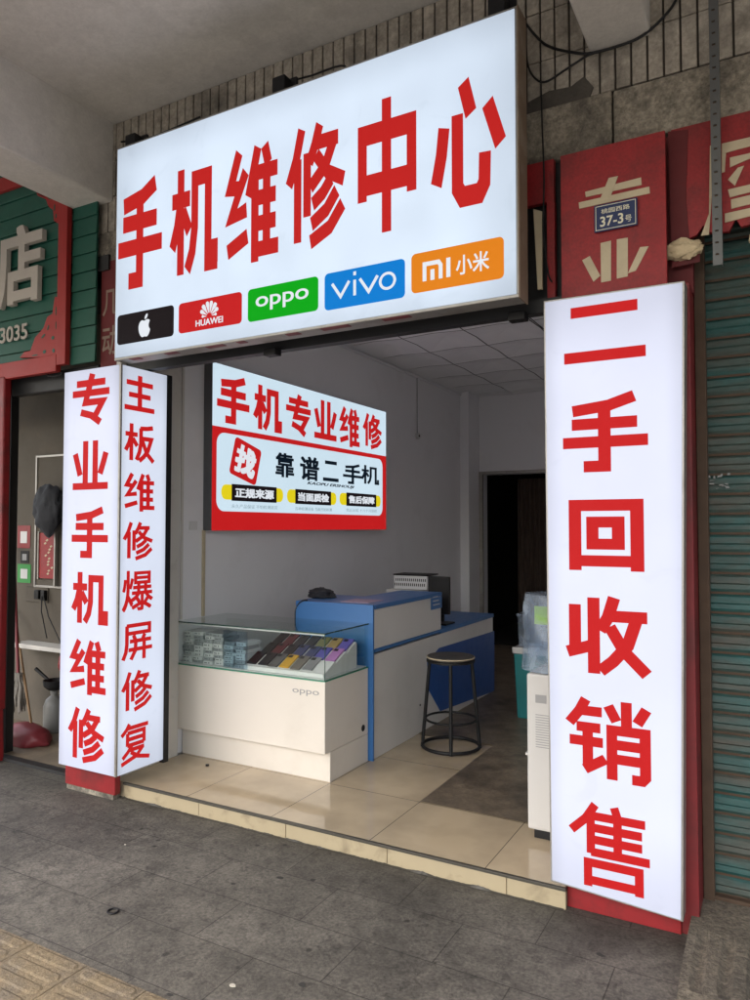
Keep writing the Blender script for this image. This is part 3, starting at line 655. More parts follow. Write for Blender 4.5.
letters('小米', 'brand_name', 'y', C - .002, a0 + w * .50, a1 - w * .15, z0 + .0, z1 + .0, 'lit_white', o, .012)
# brackets behind the top edge, with cable
br = MB()
for x in (-3.22, -2.28, -1.1):
    br = MB(); br.box(x - .03, x + .03, SY + D, WY - .012, SZ1 - .015, SZ1 + .02); br.box(x - .045, x - .0, SY + D * .6, SY + D + .03, SZ1 + .014, SZ1 + .05)
    br.build('wall_bracket', 'black', ms, bev=.003)
for (u_, v_) in ((133, 139), (281, 82), (498, 3)):
    c_ = at('y', 3.0, u_, v_); bb = MB(); bb.box(c_.x - .04, c_.x + .04, 2.975, 3.04, SZ1 + .014, c_.z + .02); bb.box(c_.x - .01, c_.x + .07, 3.04, 3.06, SZ1 + .016, c_.z + .035); bb.build('top_clip', 'black', ms, bev=.006)
for x in (-1.02, -2.4):
    MB().box(x - .04, x + .04, 3.14, 3.20, 2.55, 2.59).build('bottom_clip', 'black', ms, bev=.004)

# ---- left corner light box
LX0, LX1, LY, LYB = -3.862, -3.367, 2.99, 3.37
ls = thing('corner_lightbox_sign', 'tall two-sided white lit corner sign with red characters at the left pier', 'sign', ((LX0 + LX1) / 2, 3.15, .18))
MB().box(LX0 + .001, LX1 - .004, LY + .004, LYB, .184, 2.572).build('box_frame', 'alu', ls, bev=.002)
MB().box(LX1 - .012, LX1 + .002, LY - .002, LY + .012, .180, 2.58).build('corner_trim', 'alu', ls, bev=.002)
grid_panel('face_panel', [(LX0, .182), (LX1 - .013, .182), (LX1 - .013, 2.575), (LX0, 2.575)], 'lit_pillar', ls, LY)
grid_panel('face_panel', [(LY + .013, .182), (LYB - .012, .182), (LYB - .012, 2.575), (LY + .013, 2.575)], 'lit_pillar_side', ls, LX1, 'x')
MB().box(LX1 - .03, LX1 + .003, LYB - .012, LYB + .03, .16, 2.58).build('rear_trim', 'black', ls)
for ch, u0, u1, tp, bo in (('专', 73, 109.4, (91, 373), (99, 425)), ('业', 73, 108.4, (95, 440.4), (105, 489)), ('手', 72, 108, (101, 506.4), (86, 558)),
                           ('机', 71.6, 108.3, (82, 572), (104, 625.6)), ('维', 69.4, 106, (77.5, 638.5), (87.4, 694.7)), ('修', 68, 104.3, (76.4, 706.3), (89.6, 764.6))):
    px_char(ch, 'y', LY, u0, u1, tp, bo, 'lit_red2', ls, off=.039)
for ch, u0, u1, tp, bo in (('主', 124.6, 154.4, (139.4, 376), (153, 414)), ('板', 124, 154.6, (132, 423), (142, 463)), ('维', 123.6, 154.4, (131, 472.4), (139, 511.6)),
                           ('修', 122.6, 152.6, (132, 521.6), (127, 561)), ('爆', 122.2, 152.7, (127, 571), (134.7, 611)), ('屏', 121.5, 152, (150, 621), (127, 661.6)),
                           ('修', 121, 152, (132.5, 671), (126, 714)), ('复', 120.4, 149.7, (129.6, 723), (121.5, 767.5))):
    px_char(ch, 'x', LX1, u0, u1, tp, bo, 'lit_red2', ls, off=.036 if ch not in '爆' else .014)

# ---- right light box
RY = 3.08
rsn = thing('right_lightbox_sign', 'tall white lit sign with six large red characters on the red right pier', 'sign', (-.6, 3.12, .1))
q = [(-.862, .142), (-.362, .105), (-.321, 2.586), (-.871, 2.590)]
qo = [(-.870, .134), (-.354, .097), (-.313, 2.594), (-.879, 2.598)]
MB().prism(qo, 'y', RY + .005, RY + .095).build('box_frame', 'alu', rsn, bev=.002)
MB().prism(q, 'y', RY, RY + .005).build('face_panel', 'lit_pillar', rsn, bev=.001, segs=1)
px_char('二', 'y', RY, 564, 645.5, (636, 299), (565, 364.7), 'lit_red2', rsn, off=.03)
for ch, u0, u1, tp, bo in (('手', 563, 648, (629, 390.5), (596, 472)), ('回', 569, 644, (642, 498.7), (576, 570)), ('收', 565.7, 651.4, (611.6, 596), (644, 679.5)),
                           ('销', 565.7, 651.8, (580, 696), (642, 786.6)), ('售', 569, 649.7, (588, 801), (637, 896.8))):
    px_char(ch, 'y', RY, u0, u1, tp, bo, 'lit_red2', rsn, off=.040 if ch != '售' else .034)

M['darkside'] = mat('dark_grey_metal', (.09, .092, .10), .5)
# ---- interior wall sign
WX = -3.505
wsn = thing('wall_lightbox_sign', 'white and red lit advertising sign hung high on the inner side wall', 'sign', (-3.5, 5.2, 1.6))
y0, y1, z0, z1 = at('x', WX, 212.5, 450).y, at('x', WX, 386, 470).y, at('x', WX, 300, 530).z, (at('x', WX, 214, 362).z + at('x', WX, 385, 412).z) / 2
MB().box(-3.589, WX - .004, y0 , y1, z0, z1).build('box_frame', 'darkside', wsn, bev=.003)
def yz(u, v): p = at('x', WX, u, v); return p[1], p[2]
zb = (yz(210, 426.4)[1] + yz(385, 455)[1]) / 2
MB().box(WX - .004, WX, y0, y1, zb, z1).build('face_panel', 'lit_wall', wsn)
MB().box(WX - .004, WX, y0, y1, z0, zb).build('face_panel', 'lit_red2', wsn)
a0, bt_ = yz(216.8, 433.8); a1, tt_ = yz(382.3, 458); lo = (yz(216.4, 510.6)[1] + yz(382.3, 516)[1]) / 2; hi = (bt_ + tt_) / 2
plate(rrect(a0, a1, lo, hi, .08), 'inner_panel', 'x', WX, 'lit_wall', wsn, .002)
for ch, u0, u1, tp, bo in (('手', 217, 249.3, (243, 377.7), (231.6, 424)), ('机', 253, 282, (259.5, 384.6), (279.7, 433.5)), ('专', 286, 310.6, (296, 393.7), (305, 437.5)),
                           ('业', 314, 336.7, (328, 401.8), (335.5, 441.6)), ('维', 339, 359.5, (345, 406.4), (352, 447.4)), ('修', 362.6, 381.6, (367, 412.7), (374.7, 450))):
    px_char(ch, 'x', WX, u0, u1, tp, bo, 'lit_red2', wsn, off=.042)
c2 = WX + .002
cc = yz(245.5, 461.5); s = .142
def rot2(pts, a, c): return [(c[0] + x * math.cos(a) - y * math.sin(a), c[1] + x * math.sin(a) + y * math.cos(a)) for x, y in pts]
stp = plate(rot2(rrect(-s * 1.12, s * 1.12, -s, s, .03), R(-15), cc), 'stamp', 'x', c2, 'lit_red2', wsn, .002)
letters('找', 'character', 'x', c2 + .002, cc[0] - s * .85, cc[0] + s * .85, cc[1] - s * .76, cc[1] + s * .76, 'lit_white', stp, .045, rot=R(-15))
for ch, u0, u1, tp, bo in (('靠', 275.5, 294, (286, 453.3), (291, 478)), ('谱', 300, 319, (308, 456.5), (314, 481)), ('二', 323, 338.5, (330, 461), (336, 482)),
                           ('手', 343, 362, (353, 463.5), (350, 484)), ('机', 361, 379, (368.4, 465.5), (377, 485))):
    px_char(ch, 'x', c2, u0, u1, tp, bo, 'lit_navyink', wsn, off=.026 if ch in '靠谱' else .034)
p, q_ = yz(307, 484), yz(354, 487); letters('KAOPU ERSHOUJI', 'small_text', 'x', c2, p[0], q_[0], (p[1] + q_[1]) / 2 - .016, (p[1] + q_[1]) / 2 + .016, 'lit_navyink', wsn, .02, shear=.3)
for txt, u0, u1, vc, sm in (('正规来源', 221, 282.8, 493.6, '永久产品保证 不怕检测退货'), ('当面质检', 286.8, 336, 497.4, '各种检测设备 当面开始检测'), ('售后保障', 339.3, 380.3, 500, '售后无忧 十八个月保修')):
    p0, p1 = yz(u0, vc), yz(u1, vc); zc = (p0[1] + p1[1]) / 2; w = p1[0] - p0[0]; hh = .055
    zc = yz((u0 + u1) / 2, vc)[1]
    pl = plate(rrect(p0[0], p1[0], zc - hh, zc + hh, .05, 5), 'pill', 'x', c2, 'lit_yellow', wsn, .002)
    MB().box(c2 + .002, c2 + .0035, p0[0] + w * .15, p1[0] - w * .12, zc - hh * 1.12, zc + hh * 1.12).build('pill_label', 'lit_black', pl)
    letters(txt, 'small_text', 'x', c2 + .0035, p0[0] + w * .20, p1[0] - w * .17, zc - .036, zc + .036, 'lit_white', pl, .035)
    letters(sm, 'small_text', 'x', c2, p0[0] + w * .15, p1[0] - w * .10, zc - .115, zc - .085, 'lit_greyink', wsn, .0)

# ================================================================== old red signs and plate
OY = 3.17
oc = thing('old_red_sign', 'faded red board with peeling cream characters above the tall right sign', 'sign', (-.6, OY + .01, 2.6))
a0, a1 = -.822, -.388
MB().box(a0, a1, OY, OY + .02, 2.58, 3.262).build('board', 'redclad', oc, bev=.002)
# upper character, its lower half behind the plate and gone; lower character
def strip(mb, pts): mb.prism([tuple((at('y', OY, u, v)[0], at('y', OY, u, v)[2])) for u, v in pts], 'y', OY, OY - .003)
k = 750 / 230.
def z5(x, y): return (520 + x / 3.261, 120 + y / 3.26)
mb = MB()
for poly in ([(213, 235), (395, 188), (397, 212), (215, 252)], [(192, 270), (422, 218), (424, 240), (194, 290)], [(290, 190), (320, 184), (296, 250), (262, 258)]):
    strip(mb, [z5(*p) for p in poly])
# separate the overlapping strokes by height so nothing is coplanar
for i in range(len(mb.v)):
    grp = i // 8; v = mb.v[i]; mb.v[i] = (v[0], v[1] - (.0006 * grp if v[1] < OY - .001 else 0), v[2])
mb.build('character', 'cream', oc)
mb = MB()
for poly in ([(203, 458), (228, 444), (262, 508), (240, 528)], [(263, 402), (297, 394), (297, 524), (265, 530)], [(316, 390), (352, 384), (352, 510), (316, 518)], [(392, 415), (420, 412), (378, 492), (352, 500)]):
    strip(mb, [z5(*p) for p in poly])
mb.build('character', 'cream', oc)
pn = thing('house_number_plate', 'small navy enamel house number plate fixed on the faded red board', 'plate', (-.58, 3.16, 2.9))
PY = 3.155
q4 = [at('y', PY, 594, 207), at('y', PY, 594, 234), at('y', PY, 637.5, 223.5), at('y', PY, 637.5, 196)]
xa, xb = q4[0].x, q4[2].x; za, zb2 = (q4[1].z + q4[2].z) / 2, (q4[0].z + q4[3].z) / 2
MB().box(xa, xb, PY, PY + .006, za, zb2).build('plate_body', 'navy', pn, bev=.002)
bm_ = MB(); i1, i2 = .006, .0085
for r_ in ((xa + i1, xb - i1, za + i1, za + i2), (xa + i1, xb - i1, zb2 - i2, zb2 - i1), (xa + i1, xa + i2, za + i2, zb2 - i2), (xb - i2, xb - i1, za + i2, zb2 - i2)):
    bm_.box(r_[0], r_[1], PY - .001, PY, r_[2], r_[3])
bm_.build('plate_border', 'plate_ink', pn)
w = xb - xa; h = zb2 - za
letters('桃园西路', 'street_name', 'y', PY, xa + w * .17, xb - w * .17, zb2 - h * .36, zb2 - h * .18, 'plate_ink', pn, .006, .001)
letters('37-3', 'number', 'y', PY, xa + w * .14, xb - w * .32, za + h * .17, za + h * .54, 'plate_ink', pn, .014, .001)
letters('号', 'number', 'y', PY, xb - w * .28, xb - w * .13, za + h * .18, za + h * .42, 'plate_ink', pn, .004, .001)

FY = 3.25
fr2 = thing('neighbour_red_sign', 'ragged red fascia sign with a big cream character over the teal shutter', 'sign', (.4, FY, 2.75))
def xz(c, u, v): p = at('y', c, u, v); return p.x, p.z
out = [(-.374, 2.80), (-.374, 3.297), (1.6, 3.297), (1.6, 2.79), (.3, 2.80), (-.04, 2.80), (-.07, 2.835), (-.115, 2.83), (-.135, 2.87), (-.16, 2.82), (-.235, 2.83), (-.255, 2.865), (-.28, 2.83)]
MB().prism(out, 'y', FY, FY + .02).build('board', 'redclad', fr2)
MB().prism([xz(FY, 668, 132), xz(FY, 688, 130), xz(FY, 686, 200), xz(FY, 690, 247), xz(FY, 700, 240), xz(FY, 700, 262), xz(FY, 672, 268)], 'y', FY - .004, FY).build('dirt_strip', 'darkred', fr2)
pts = [(722, 145), (721, 190), (713, 222), (702, 238), (714, 236), (722, 215), (727, 165), (729, 146), (752, 138), (752, 130), (722, 138)]
def z6(x, y): return (640 + x / 5., 120 + y / 5.)
mb = MB()
for j, poly in enumerate(([(350, 130), (370, 125), (355, 450), (345, 575), (305, 580), (345, 470)], [(410, 120), (560, 85), (560, 130), (430, 165), (424, 260), (410, 265)],
             [(450, 190), (560, 165), (560, 190), (450, 238)], [(490, 240), (520, 230), (475, 330), (440, 300)], [(440, 350), (560, 322), (560, 360), (450, 388)], [(455, 400), (560, 375), (560, 420), (457, 445)], [(425, 470), (560, 440), (560, 480), (425, 515)])):
    mb.prism([xz(FY, *z6(*p)) for p in poly], 'y', FY, FY - .003 - .0004 * j)
# the rest of the character runs on to the right
mb.prism([(-.060, 2.89), (.28, 2.92), (.28, 2.96), (-.06, 2.935)], 'y', FY, FY - .0022)
mb.build('character', 'cream', fr2)
# torn foam under both ends of the fascia
fo = lump((-.335, 3.235, 2.772), (.075, .03, .042), .35, 1.8, 2)
tag(fo.build('torn_foam', 'foam', smooth=True), 'torn yellow foam clump hanging under the red fascia by the pier', 'foam')
fo = MB().prism([(-.085, 2.79), (-.03, 2.805), (.3, 2.81), (.3, 2.76), (-.06, 2.745), (-.09, 2.755)], 'y', 3.225, 3.25)
tag(fo.build('torn_foam', 'foam', bev=.006), 'ragged cream foam strip under the red fascia at the right edge', 'foam')

# perforated metal strip
pm = thing('perforated_steel_strip', 'grey perforated steel strip hanging in front of the red fascia', 'metal strip', (-.2, 3.2, 2.67))
st = MB(); px0, px1 = -.218, -.185; z = 2.672; n = 0
st.box(px0, px0 + .010, 3.196, 3.2, z, 4.28); st.box(px1 - .010, px1, 3.196, 3.2, z, 4.28)
while z < 4.25:
    st.box(px0 + .010, px1 - .010, 3.196, 3.2, z, z + .040); z += .048
st.box(px1, px1 + .003, 3.196, 3.225, 2.672, 4.28)
st.build('angle_bar', 'steel', pm)
MB().box(px0 + .008, px1 - .008, 3.2015, 3.204, 2.68, 4.28).build('backing', 'shutline', pm)

# ================================================================== rolling shutter right
sh = thing('rolling_shutter', 'closed teal rolling shutter with rusty seams right of the red pier', 'shutter', (.6, 3.4, .1))
mb = MB(); P_ = .083; z = .10; prof = []
while z < 2.95:
    for f_, d in ((0, 0), (.05, .008), (.20, .014), (.42, .010), (.50, .016), (.80, .012), (.95, 0)): prof.append((3.40 - d, z + f_ * P_))
    z += P_
n = len(prof); xl, xr = -.30, 1.9
mb.add([(xl, y, z) for y, z in prof] + [(xr, y, z) for y, z in prof], [(i, i + n, i + n + 1, i + 1) for i in range(n - 1)])
mb.build('slats', 'shutter', sh, fix=False)
mb = MB(); z = .10
while z < 2.95: mb.box(xl, xr, 3.392, 3.399, z - .006, z + .004); z += P_
mb.build('seams', 'shutline', sh)
MB().box(-.304, -.262, 3.345, 3.42, .02, 3.0).build('guide_rail', 'shutline', sh, bev=.003)
MB().box(xl, xr, 3.36, 3.405, .06, .10).build('bottom_bar', 'shutline', sh, bev=.004)
# scraped sticker on the slats
st = MB(); a = xz(3.376, 700, 474); b = xz(3.376, 728, 489)
rr = random.Random(5)
for i in range(16):
    x = rr.uniform(a[0], b[0]); zz = rr.uniform(b[1], a[1]); w = rr.uniform(.008, .022); h_ = rr.uniform(.003, .010)
    st.prism([(x, zz), (x + w, zz + rr.uniform(-.004, .004)), (x + w * .8, zz + h_), (x + w * .1, zz + h_ * .8)], 'y', 3.372 - i * .0001, 3.3735)
st.build('sticker_scrap', 'steel', sh)
MB().box(-.82, 1.9, 3.45 + .06, 3.6, 0, 3.3).build('wall_behind_shutter', 'grout', bld)
MB().box(1.9, 5, 3.2, 3.6, 0, 3.3).build('end_pier', 'jamb', bld)

# ramp: concrete sill with grooved slope
def zx(u, v): p = at('x', -.335, u, v); return p.y, p.z
rp = MB(); XR0, XR1 = -.335, 2.0
rows = [(3.36, .085), (3.12, .078), (3.05, .075), (2.78, .050), (2.74, .044), (2.69, .022), (2.665, -.01)]
nx = 240; V = []
for j, (y, z) in enumerate(rows):
    for i in range(nx + 1):
        x = XR0 + (XR1 - XR0) * i / nx; g_ = 0
        if 2 <= j <= 3: g_ = -.012 * max(0, math.sin((x + .30) / .085 * 2 * math.pi)) ** .6
        jy = .012 * noise.noise(Vector((x * 6, y * 9, 0))) * (j > 3); jz = .005 * noise.noise(Vector((x * 12, y * 12, 3)))
        V.append((x, y + jy, z + g_ + (jz if j else 0)))
fs = [(j * (nx + 1) + i, (j + 1) * (nx + 1) + i, (j + 1) * (nx + 1) + i + 1, j * (nx + 1) + i + 1) for j in range(len(rows) - 1) for i in range(nx)]
rp.add(V, fs); nn = len(rp.v)
side = [V[j * (nx + 1)] for j in range(len(rows))] + [(XR0, 3.36, -.01)]; rp.add(side, [tuple(range(len(side)))])
o = rp.build('concrete_ramp', 'concrete', fix=False); o['kind'] = 'structure'

# ================================================================== left neighbour
gs = thing('green_shop_sign', 'green slatted shop sign with a red carved border, a big grey character and digits', 'sign', (-4.6, 3.2, 2.7))
GY = 3.20
gb = MB(); z = 2.72
while z < 4.25:
    gb.hexa([(-6.2, GY + .010, z), (-4.19, GY + .010, z), (-4.19, GY + .03, z), (-6.2, GY + .03, z)], [(-6.2, GY + .018, z + .118), (-4.19, GY + .018, z + .118), (-4.19, GY + .03, z + .118), (-6.2, GY + .03, z + .118)]); z += .122
gb.build('siding', 'green', gs, bev=.002, segs=1)
MB().box(-4.21, -4.122, GY - .01, GY + .03, 2.70, 4.2).build('border', 'redtrim', gs, bev=.004)
MB().box(-6.2, -4.21, GY - .012, GY + .03, 2.66, 2.775).build('border', 'redtrim', gs, bev=.004)
MB().box(-6.2, -4.21, GY - .012, GY + .03, 4.02, 4.12).build('border', 'redtrim', gs, bev=.004)
def z3(x, y): return (x * .24, 160 + y * .24)
def carve(pts, holes):
    poly = [xz(GY, *z3(*p)) for p in pts]; return poly
lo_ = [(85, 825), (105, 800), (130, 795), (150, 740), (185, 700), (200, 655), (222, 640), (232, 570), (248, 575), (248, 820)]
up_ = [(110, 95), (145, 105), (160, 150), (195, 165), (205, 195), (225, 210), (228, 255), (250, 268), (252, 170), (200, 130)]
c1 = MB().prism(carve(lo_, 0), 'y', GY - .008, GY + .02).build('corner_carving', 'redtrim', gs, bev=.003)
c2_ = MB().prism(carve(up_, 0), 'y', GY - .008, GY + .02).build('corner_carving', 'redtrim', gs, bev=.003)
hm = MB(); 
for (x, y, w, h_, a) in ((185, 735, 22, 8, .6), (205, 700, 18, 6, 1.2), (225, 742, 14, 12, .3), (238, 630, 5, 30, 0), (228, 795, 12, 14, .4), (190, 800, 16, 12, .2), (150, 815, 30, 5, 0), (238, 690, 4, 26, 0)):
    cx, cz = xz(GY, *z3(x, y)); w *= .0021; h_ *= .0021; hm = MB()
    hm.prism([(cx + w * .5 * math.cos(t_) * math.cos(a) - h_ * .5 * math.sin(t_) * math.sin(a), cz + w * .5 * math.cos(t_) * math.sin(a) + h_ * .5 * math.sin(t_) * math.cos(a)) for t_ in [2 * math.pi * q / 10 for q in range(10)]], 'y', GY - .010, GY - .0085); hm.build('pierced_gap', 'green', c1 if y > 400 else c2_)
pass
hm = MB()
for (x, y, w, h_, a) in ((210, 160, 20, 7, -.6), (232, 200, 6, 24, 0), (238, 235, 6, 16, 0)):
    cx, cz = xz(GY, *z3(x, y)); w *= .0021; h_ *= .0021; hm = MB()
    hm.prism([(cx + w * .5 * math.cos(t_) * math.cos(a) - h_ * .5 * math.sin(t_) * math.sin(a), cz + w * .5 * math.cos(t_) * math.sin(a) + h_ * .5 * math.sin(t_) * math.cos(a)) for t_ in [2 * math.pi * q / 10 for q in range(10)]], 'y', GY - .010, GY - .0085); hm.build('pierced_gap', 'green', c1 if y > 400 else c2_)
pass
GC = GY - .0
p0 = xz(GC, *z3(2, 450)); p1 = xz(GC, *z3(192, 450)); zt = xz(GC, *z3(110, 278))[1]; zbm = xz(GC, *z3(90, 608))[1]
letters('店', 'character', 'y', GC, p0[0], p1[0], zbm, zt, 'greyletter', gs, .028, .035)
p0 = xz(GC, *z3(2, 730)); p1 = xz(GC, *z3(116, 712)); zt = xz(GC, *z3(60, 690))[1]; zbm = xz(GC, *z3(60, 755))[1]
letters('3035', 'digits', 'y', GC, p0[0], p1[0], zbm, zt, 'greyletter', gs, .012, .006)
# the siding that runs on beyond the border
gp = MB(); z = 2.70
while z < 3.80:
    gp.hexa([(-4.118, GY + .030, z), (-3.885, GY + .030, z), (-3.885, GY + .05, z), (-4.118, GY + .05, z)], [(-4.118, GY + .038, z + .118), (-3.885 - .002, GY + .038, z + .118), (-3.885 - .002, GY + .05, z + .118), (-4.118, GY + .05, z + .118)]); z += .122
tag(gp.build('green_siding_panel', 'green', bev=.002, segs=1), 'bare strip of green siding between the carved red border and the big lit sign', 'panel')
# dark old red sign in the gap
og = thing('dark_red_sign', 'dark red board with two pale characters in the gap left of the big lit sign', 'sign', (-3.8, 3.28, 2.6))
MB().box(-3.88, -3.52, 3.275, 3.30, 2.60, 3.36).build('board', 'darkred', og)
M['palebrown'] = mat('pale_brown_vinyl', (.24, .17, .13), .7, var=.2)
letters('几', 'character', 'y', 3.275, -3.865, -3.72, 3.00, 3.17, 'palebrown', og, .01)
letters('动', 'character', 'y', 3.275, -3.865, -3.72, 2.74, 2.93, 'palebrown', og, .01)

# neighbour room
NY = 3.92
nb = thing('neighbour_shop_room', 'narrow beige room of the next shop open to the pavement at the far left', 'shop', (-4.6, 3.6, 0))
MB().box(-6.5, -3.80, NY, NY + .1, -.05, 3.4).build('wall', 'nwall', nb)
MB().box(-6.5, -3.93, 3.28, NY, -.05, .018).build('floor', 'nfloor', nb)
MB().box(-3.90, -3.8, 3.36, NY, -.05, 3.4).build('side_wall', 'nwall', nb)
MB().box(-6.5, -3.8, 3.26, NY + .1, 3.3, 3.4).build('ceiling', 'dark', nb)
MB().box(-6.5, -3.93, 3.30, 3.36, 2.56, 2.70).build('header', 'dark', nb, bev=.01)
MB().box(-4.95, at('y', 3.36, 17.5, 500).x, 3.30, 3.36, .018, 2.7).build('door_rail', 'dark', nb)
MB().box(-6.5, -3.93, 3.22, 3.28, 0, .022).build('threshold', 'dark', nb)
rc = MB(); rc.box(-5.0, -4.745, 3.18, 3.24, .35, 2.68)
rp_ = thing('red_post', 'glossy red door post at the left edge of the picture', 'post', (-4.82, 3.18, 0))
rc.build('shaft', 'redbase', rp_, bev=.012)
MB().hexa([(-5.0, 3.16, 0), (-4.74, 3.16, 0), (-4.74, 3.23, 0), (-5.0, 3.23, 0)], [(-5.0, 3.18, .35), (-4.755, 3.18, .35), (-4.755, 3.23, .35), (-5.0, 3.23, .35)]).build('foot', 'redbase', rp_, bev=.008)
MB().box(-5.002, -4.80, 3.177, 3.18, .87, .93).build('tape', 'yellow', rp_)

def nz(u, v): p = at('y', NY - .03, u, v); return p.x, p.z
def nrect(bl, tr): a = nz(*bl); b = nz(*tr); return a[0], b[0], a[1], b[1]
# payment posters (codes left out)
for nm, bl, tr, m, lb in (('payment_poster', (14.5, 548), (27.5, 525.5), 'redbase', 'red payment poster, topmost of three on the neighbour wall'),
                          ('payment_poster', (17.5, 563), (26, 551), 'black', 'small black payment sticker between the red and the green posters'),
                          ('payment_poster', (14.5, 582.5), (28, 564.5), 'green_bright', 'green payment poster, lowest of three on the neighbour wall')):
    a0, a1, b0, b1 = nrect(bl, tr); tq = thing(nm, lb, 'poster', ((a0 + a1) / 2, NY - .004, b0), 'payment posters on the neighbour wall')
    MB().box(a0, a1, NY - .004, NY - .001, b0, b1).build('sheet', m, tq)
    w = a1 - a0; h_ = b1 - b0; MB().box(a0 + w * .24, a1 - w * .24, NY - .0055, NY - .004, b0 + h_ * .22, b1 - h_ * .26).build('white_square', 'vinylgrey' if m == 'black' else 'paper', tq)
# framed board, bag, red calendar
a0, a1, b0, b1 = nrect((34, 585), (75, 455)); wbd = thing('framed_board', 'large framed grey board behind the black bag in the neighbour shop', 'board', ((a0 + a1) / 2, NY, b0))
MB().box(a0, a1, NY - .012, NY - .001, b0, b1).build('panel', 'nwall', wbd)
f_ = MB(); t_ = .018
f_.box(a0 - t_, a0, NY - .022, NY - .001, b0 - t_, b1 + t_); f_.box(a0, a1, NY - .022, NY - .001, b1, b1 + t_); f_.box(a0, a1, NY - .022, NY - .001, b0 - t_, b0); f_.build('frame', 'alu', wbd, bev=.002)
a0, a1, b0, b1 = nrect((39, 512), (46, 496)); tag(MB().box(a0, a1, NY - .018, NY - .013, b0, b1).build('green_note', mat('pale_green_paper', (.15, .25, .17), .7)), 'pale green paper slip peeking out above the black bag', 'paper slip')
bgp = [(.0, .0), (.30, -.02), (.33, .20), (.26, .34), (.18, .36), (.13, .40), (.08, .38), (.05, .22), (-.02, .05)]
a = nz(38, 531); bg = MB()
cxs = a[0]; 
bgm = lump((cxs + .20, NY - .09, a[1] + .17), (.16, .06, .20), .28, 2.0, 33)
tag(bgm.build('black_bag', 'bag', smooth=True), 'limp black cloth bag hanging in front of the framed board', 'bag')
a0, a1, b0, b1 = nrect((40, 578), (56, 533)); ca_ = thing('red_calendar', 'red wall calendar with gold marks in a metal rack below the black bag', 'calendar', ((a0 + a1) / 2, NY - .03, b0))
MB().box(a0, a1, NY - .04, NY - .03, b0, b1).build('sheet', 'redclad', ca_)
f_ = MB(); f_.box(a0 - .012, a0, NY - .05, NY - .02, b0 - .01, b1 + .01); f_.box(a1, a1 + .016, NY - .05, NY - .02, b0 - .06, b1 + .01); f_.build('rack', 'alu', ca_, bev=.003)
f_ = MB(); rr = random.Random(11)
for i in range(12):
    t0 = rr.uniform(.35, .9); z_ = b0 + (b1 - b0) * (.1 + .8 * i / 12); x_ = a0 + (a1 - a0) * t0
    f_.prism([(x_ - .02, z_), (x_, z_ + .012), (x_ + .016, z_ + .004), (x_ - .004, z_ - .008)], 'y', NY - .0415 - .0001 * i, NY - .040)
f_.build('gold_marks', 'cream', ca_)
# socket with wires
a0, a1, b0, b1 = nrect((23.5, 601.5), (46, 588)); so = thing('wall_socket', 'double white wall socket with black plugs in the neighbour shop', 'socket', ((a0 + a1) / 2, NY, b0))
MB().box(a0, a1, NY - .012, NY - .001, b0, b1).build('plate', 'nwall', so, bev=.003)
MB().box(a0 + (a1 - a0) * .55, a0 + (a1 - a0) * .75, NY - .05, NY - .013, b0 + .03, b1 - .02).build('plug', 'black', so, bev=.005)
MB().box(a0 + (a1 - a0) * .82, a0 + (a1 - a0) * .98, NY - .045, NY - .013, b0 + .02, b1 - .02).build('plug', 'black', so, bev=.005)
c_ = nz(44, 596); e1 = nz(49, 638); e2 = nz(66, 665)
w_ = MB().tube([(c_[0], NY - .05, c_[1]), (c_[0] + .01, NY - .06, c_[1] - .12), (e1[0], NY - .05, e1[1])], .005, 6); w_.tube([(c_[0] + .02, NY - .05, c_[1]), (c_[0] + .1, NY - .06, c_[1] - .16), (e2[0], NY - .05, e2[1] + .12)], .005, 6)
w_.build('wires', 'black', so, smooth=True)
# shelf
a0, a1, b0, b1 = nrect((26, 643), (75, 639)); tag(MB().prism(rrect(a0, a1 + .05, NY - .16, NY - .001, .03), 'z', b0 - .015, b0 + .02).build('wall_shelf', 'jamb', bev=.004), 'pale rounded shelf on the neighbour wall below the sockets', 'shelf')
# mop and dustpan
a = at('y', 3.62, 13.5, 675); b = at('y', 3.88, 13, 545)
mo = thing('mop', 'red-handled mop with grey strands leaning head down at the far left', 'mop', (a.x, 3.62, .02))
MB().tube([(a.x, 3.66, a.z), (b.x + .02, 3.87, b.z)], .013, 10).build('handle', 'faded_red', mo, smooth=True)
mh = MB(); rr = random.Random(2); top = Vector((a.x, 3.66, a.z)); 
for i in range(46):
    an = rr.uniform(0, 2 * math.pi); r0 = rr.uniform(0, .03); r1 = rr.uniform(.03, .10); ln = rr.uniform(.22, .30)
    mh.tube([top + Vector((r0 * math.cos(an), r0 * math.sin(an) * .6, .01)), top + Vector((r1 * .8 * math.cos(an), r1 * .6 * math.sin(an) * .6, -ln * .35)), top + Vector((r1 * math.cos(an), r1 * math.sin(an) * .6 - .01, -ln * .7)), top + Vector(((r1 - .008) * math.cos(an), r1 * math.sin(an) * .6, -ln))], [.007, .009, .009, .005], 6)
mh.build('mop_head', 'cloth', mo, smooth=True)
a = at('z', .05, 27, 738)
dp = thing('dustpan', 'faded red long-handled dustpan lying on the neighbour shop floor', 'dustpan', (a.x, a.y, .02))
lump((a.x - .02, a.y, .05), (.24, .13, .11), .10, 2.2, 4, flat=-.03).build('scoop', 'faded_red', dp, smooth=True)
b = at('y', 3.88, 14, 610); MB().tube([(a.x + .02, a.y + .02, .15), (b.x, 3.88, b.z)], .010, 8).build('handle', 'wood', dp, smooth=True)
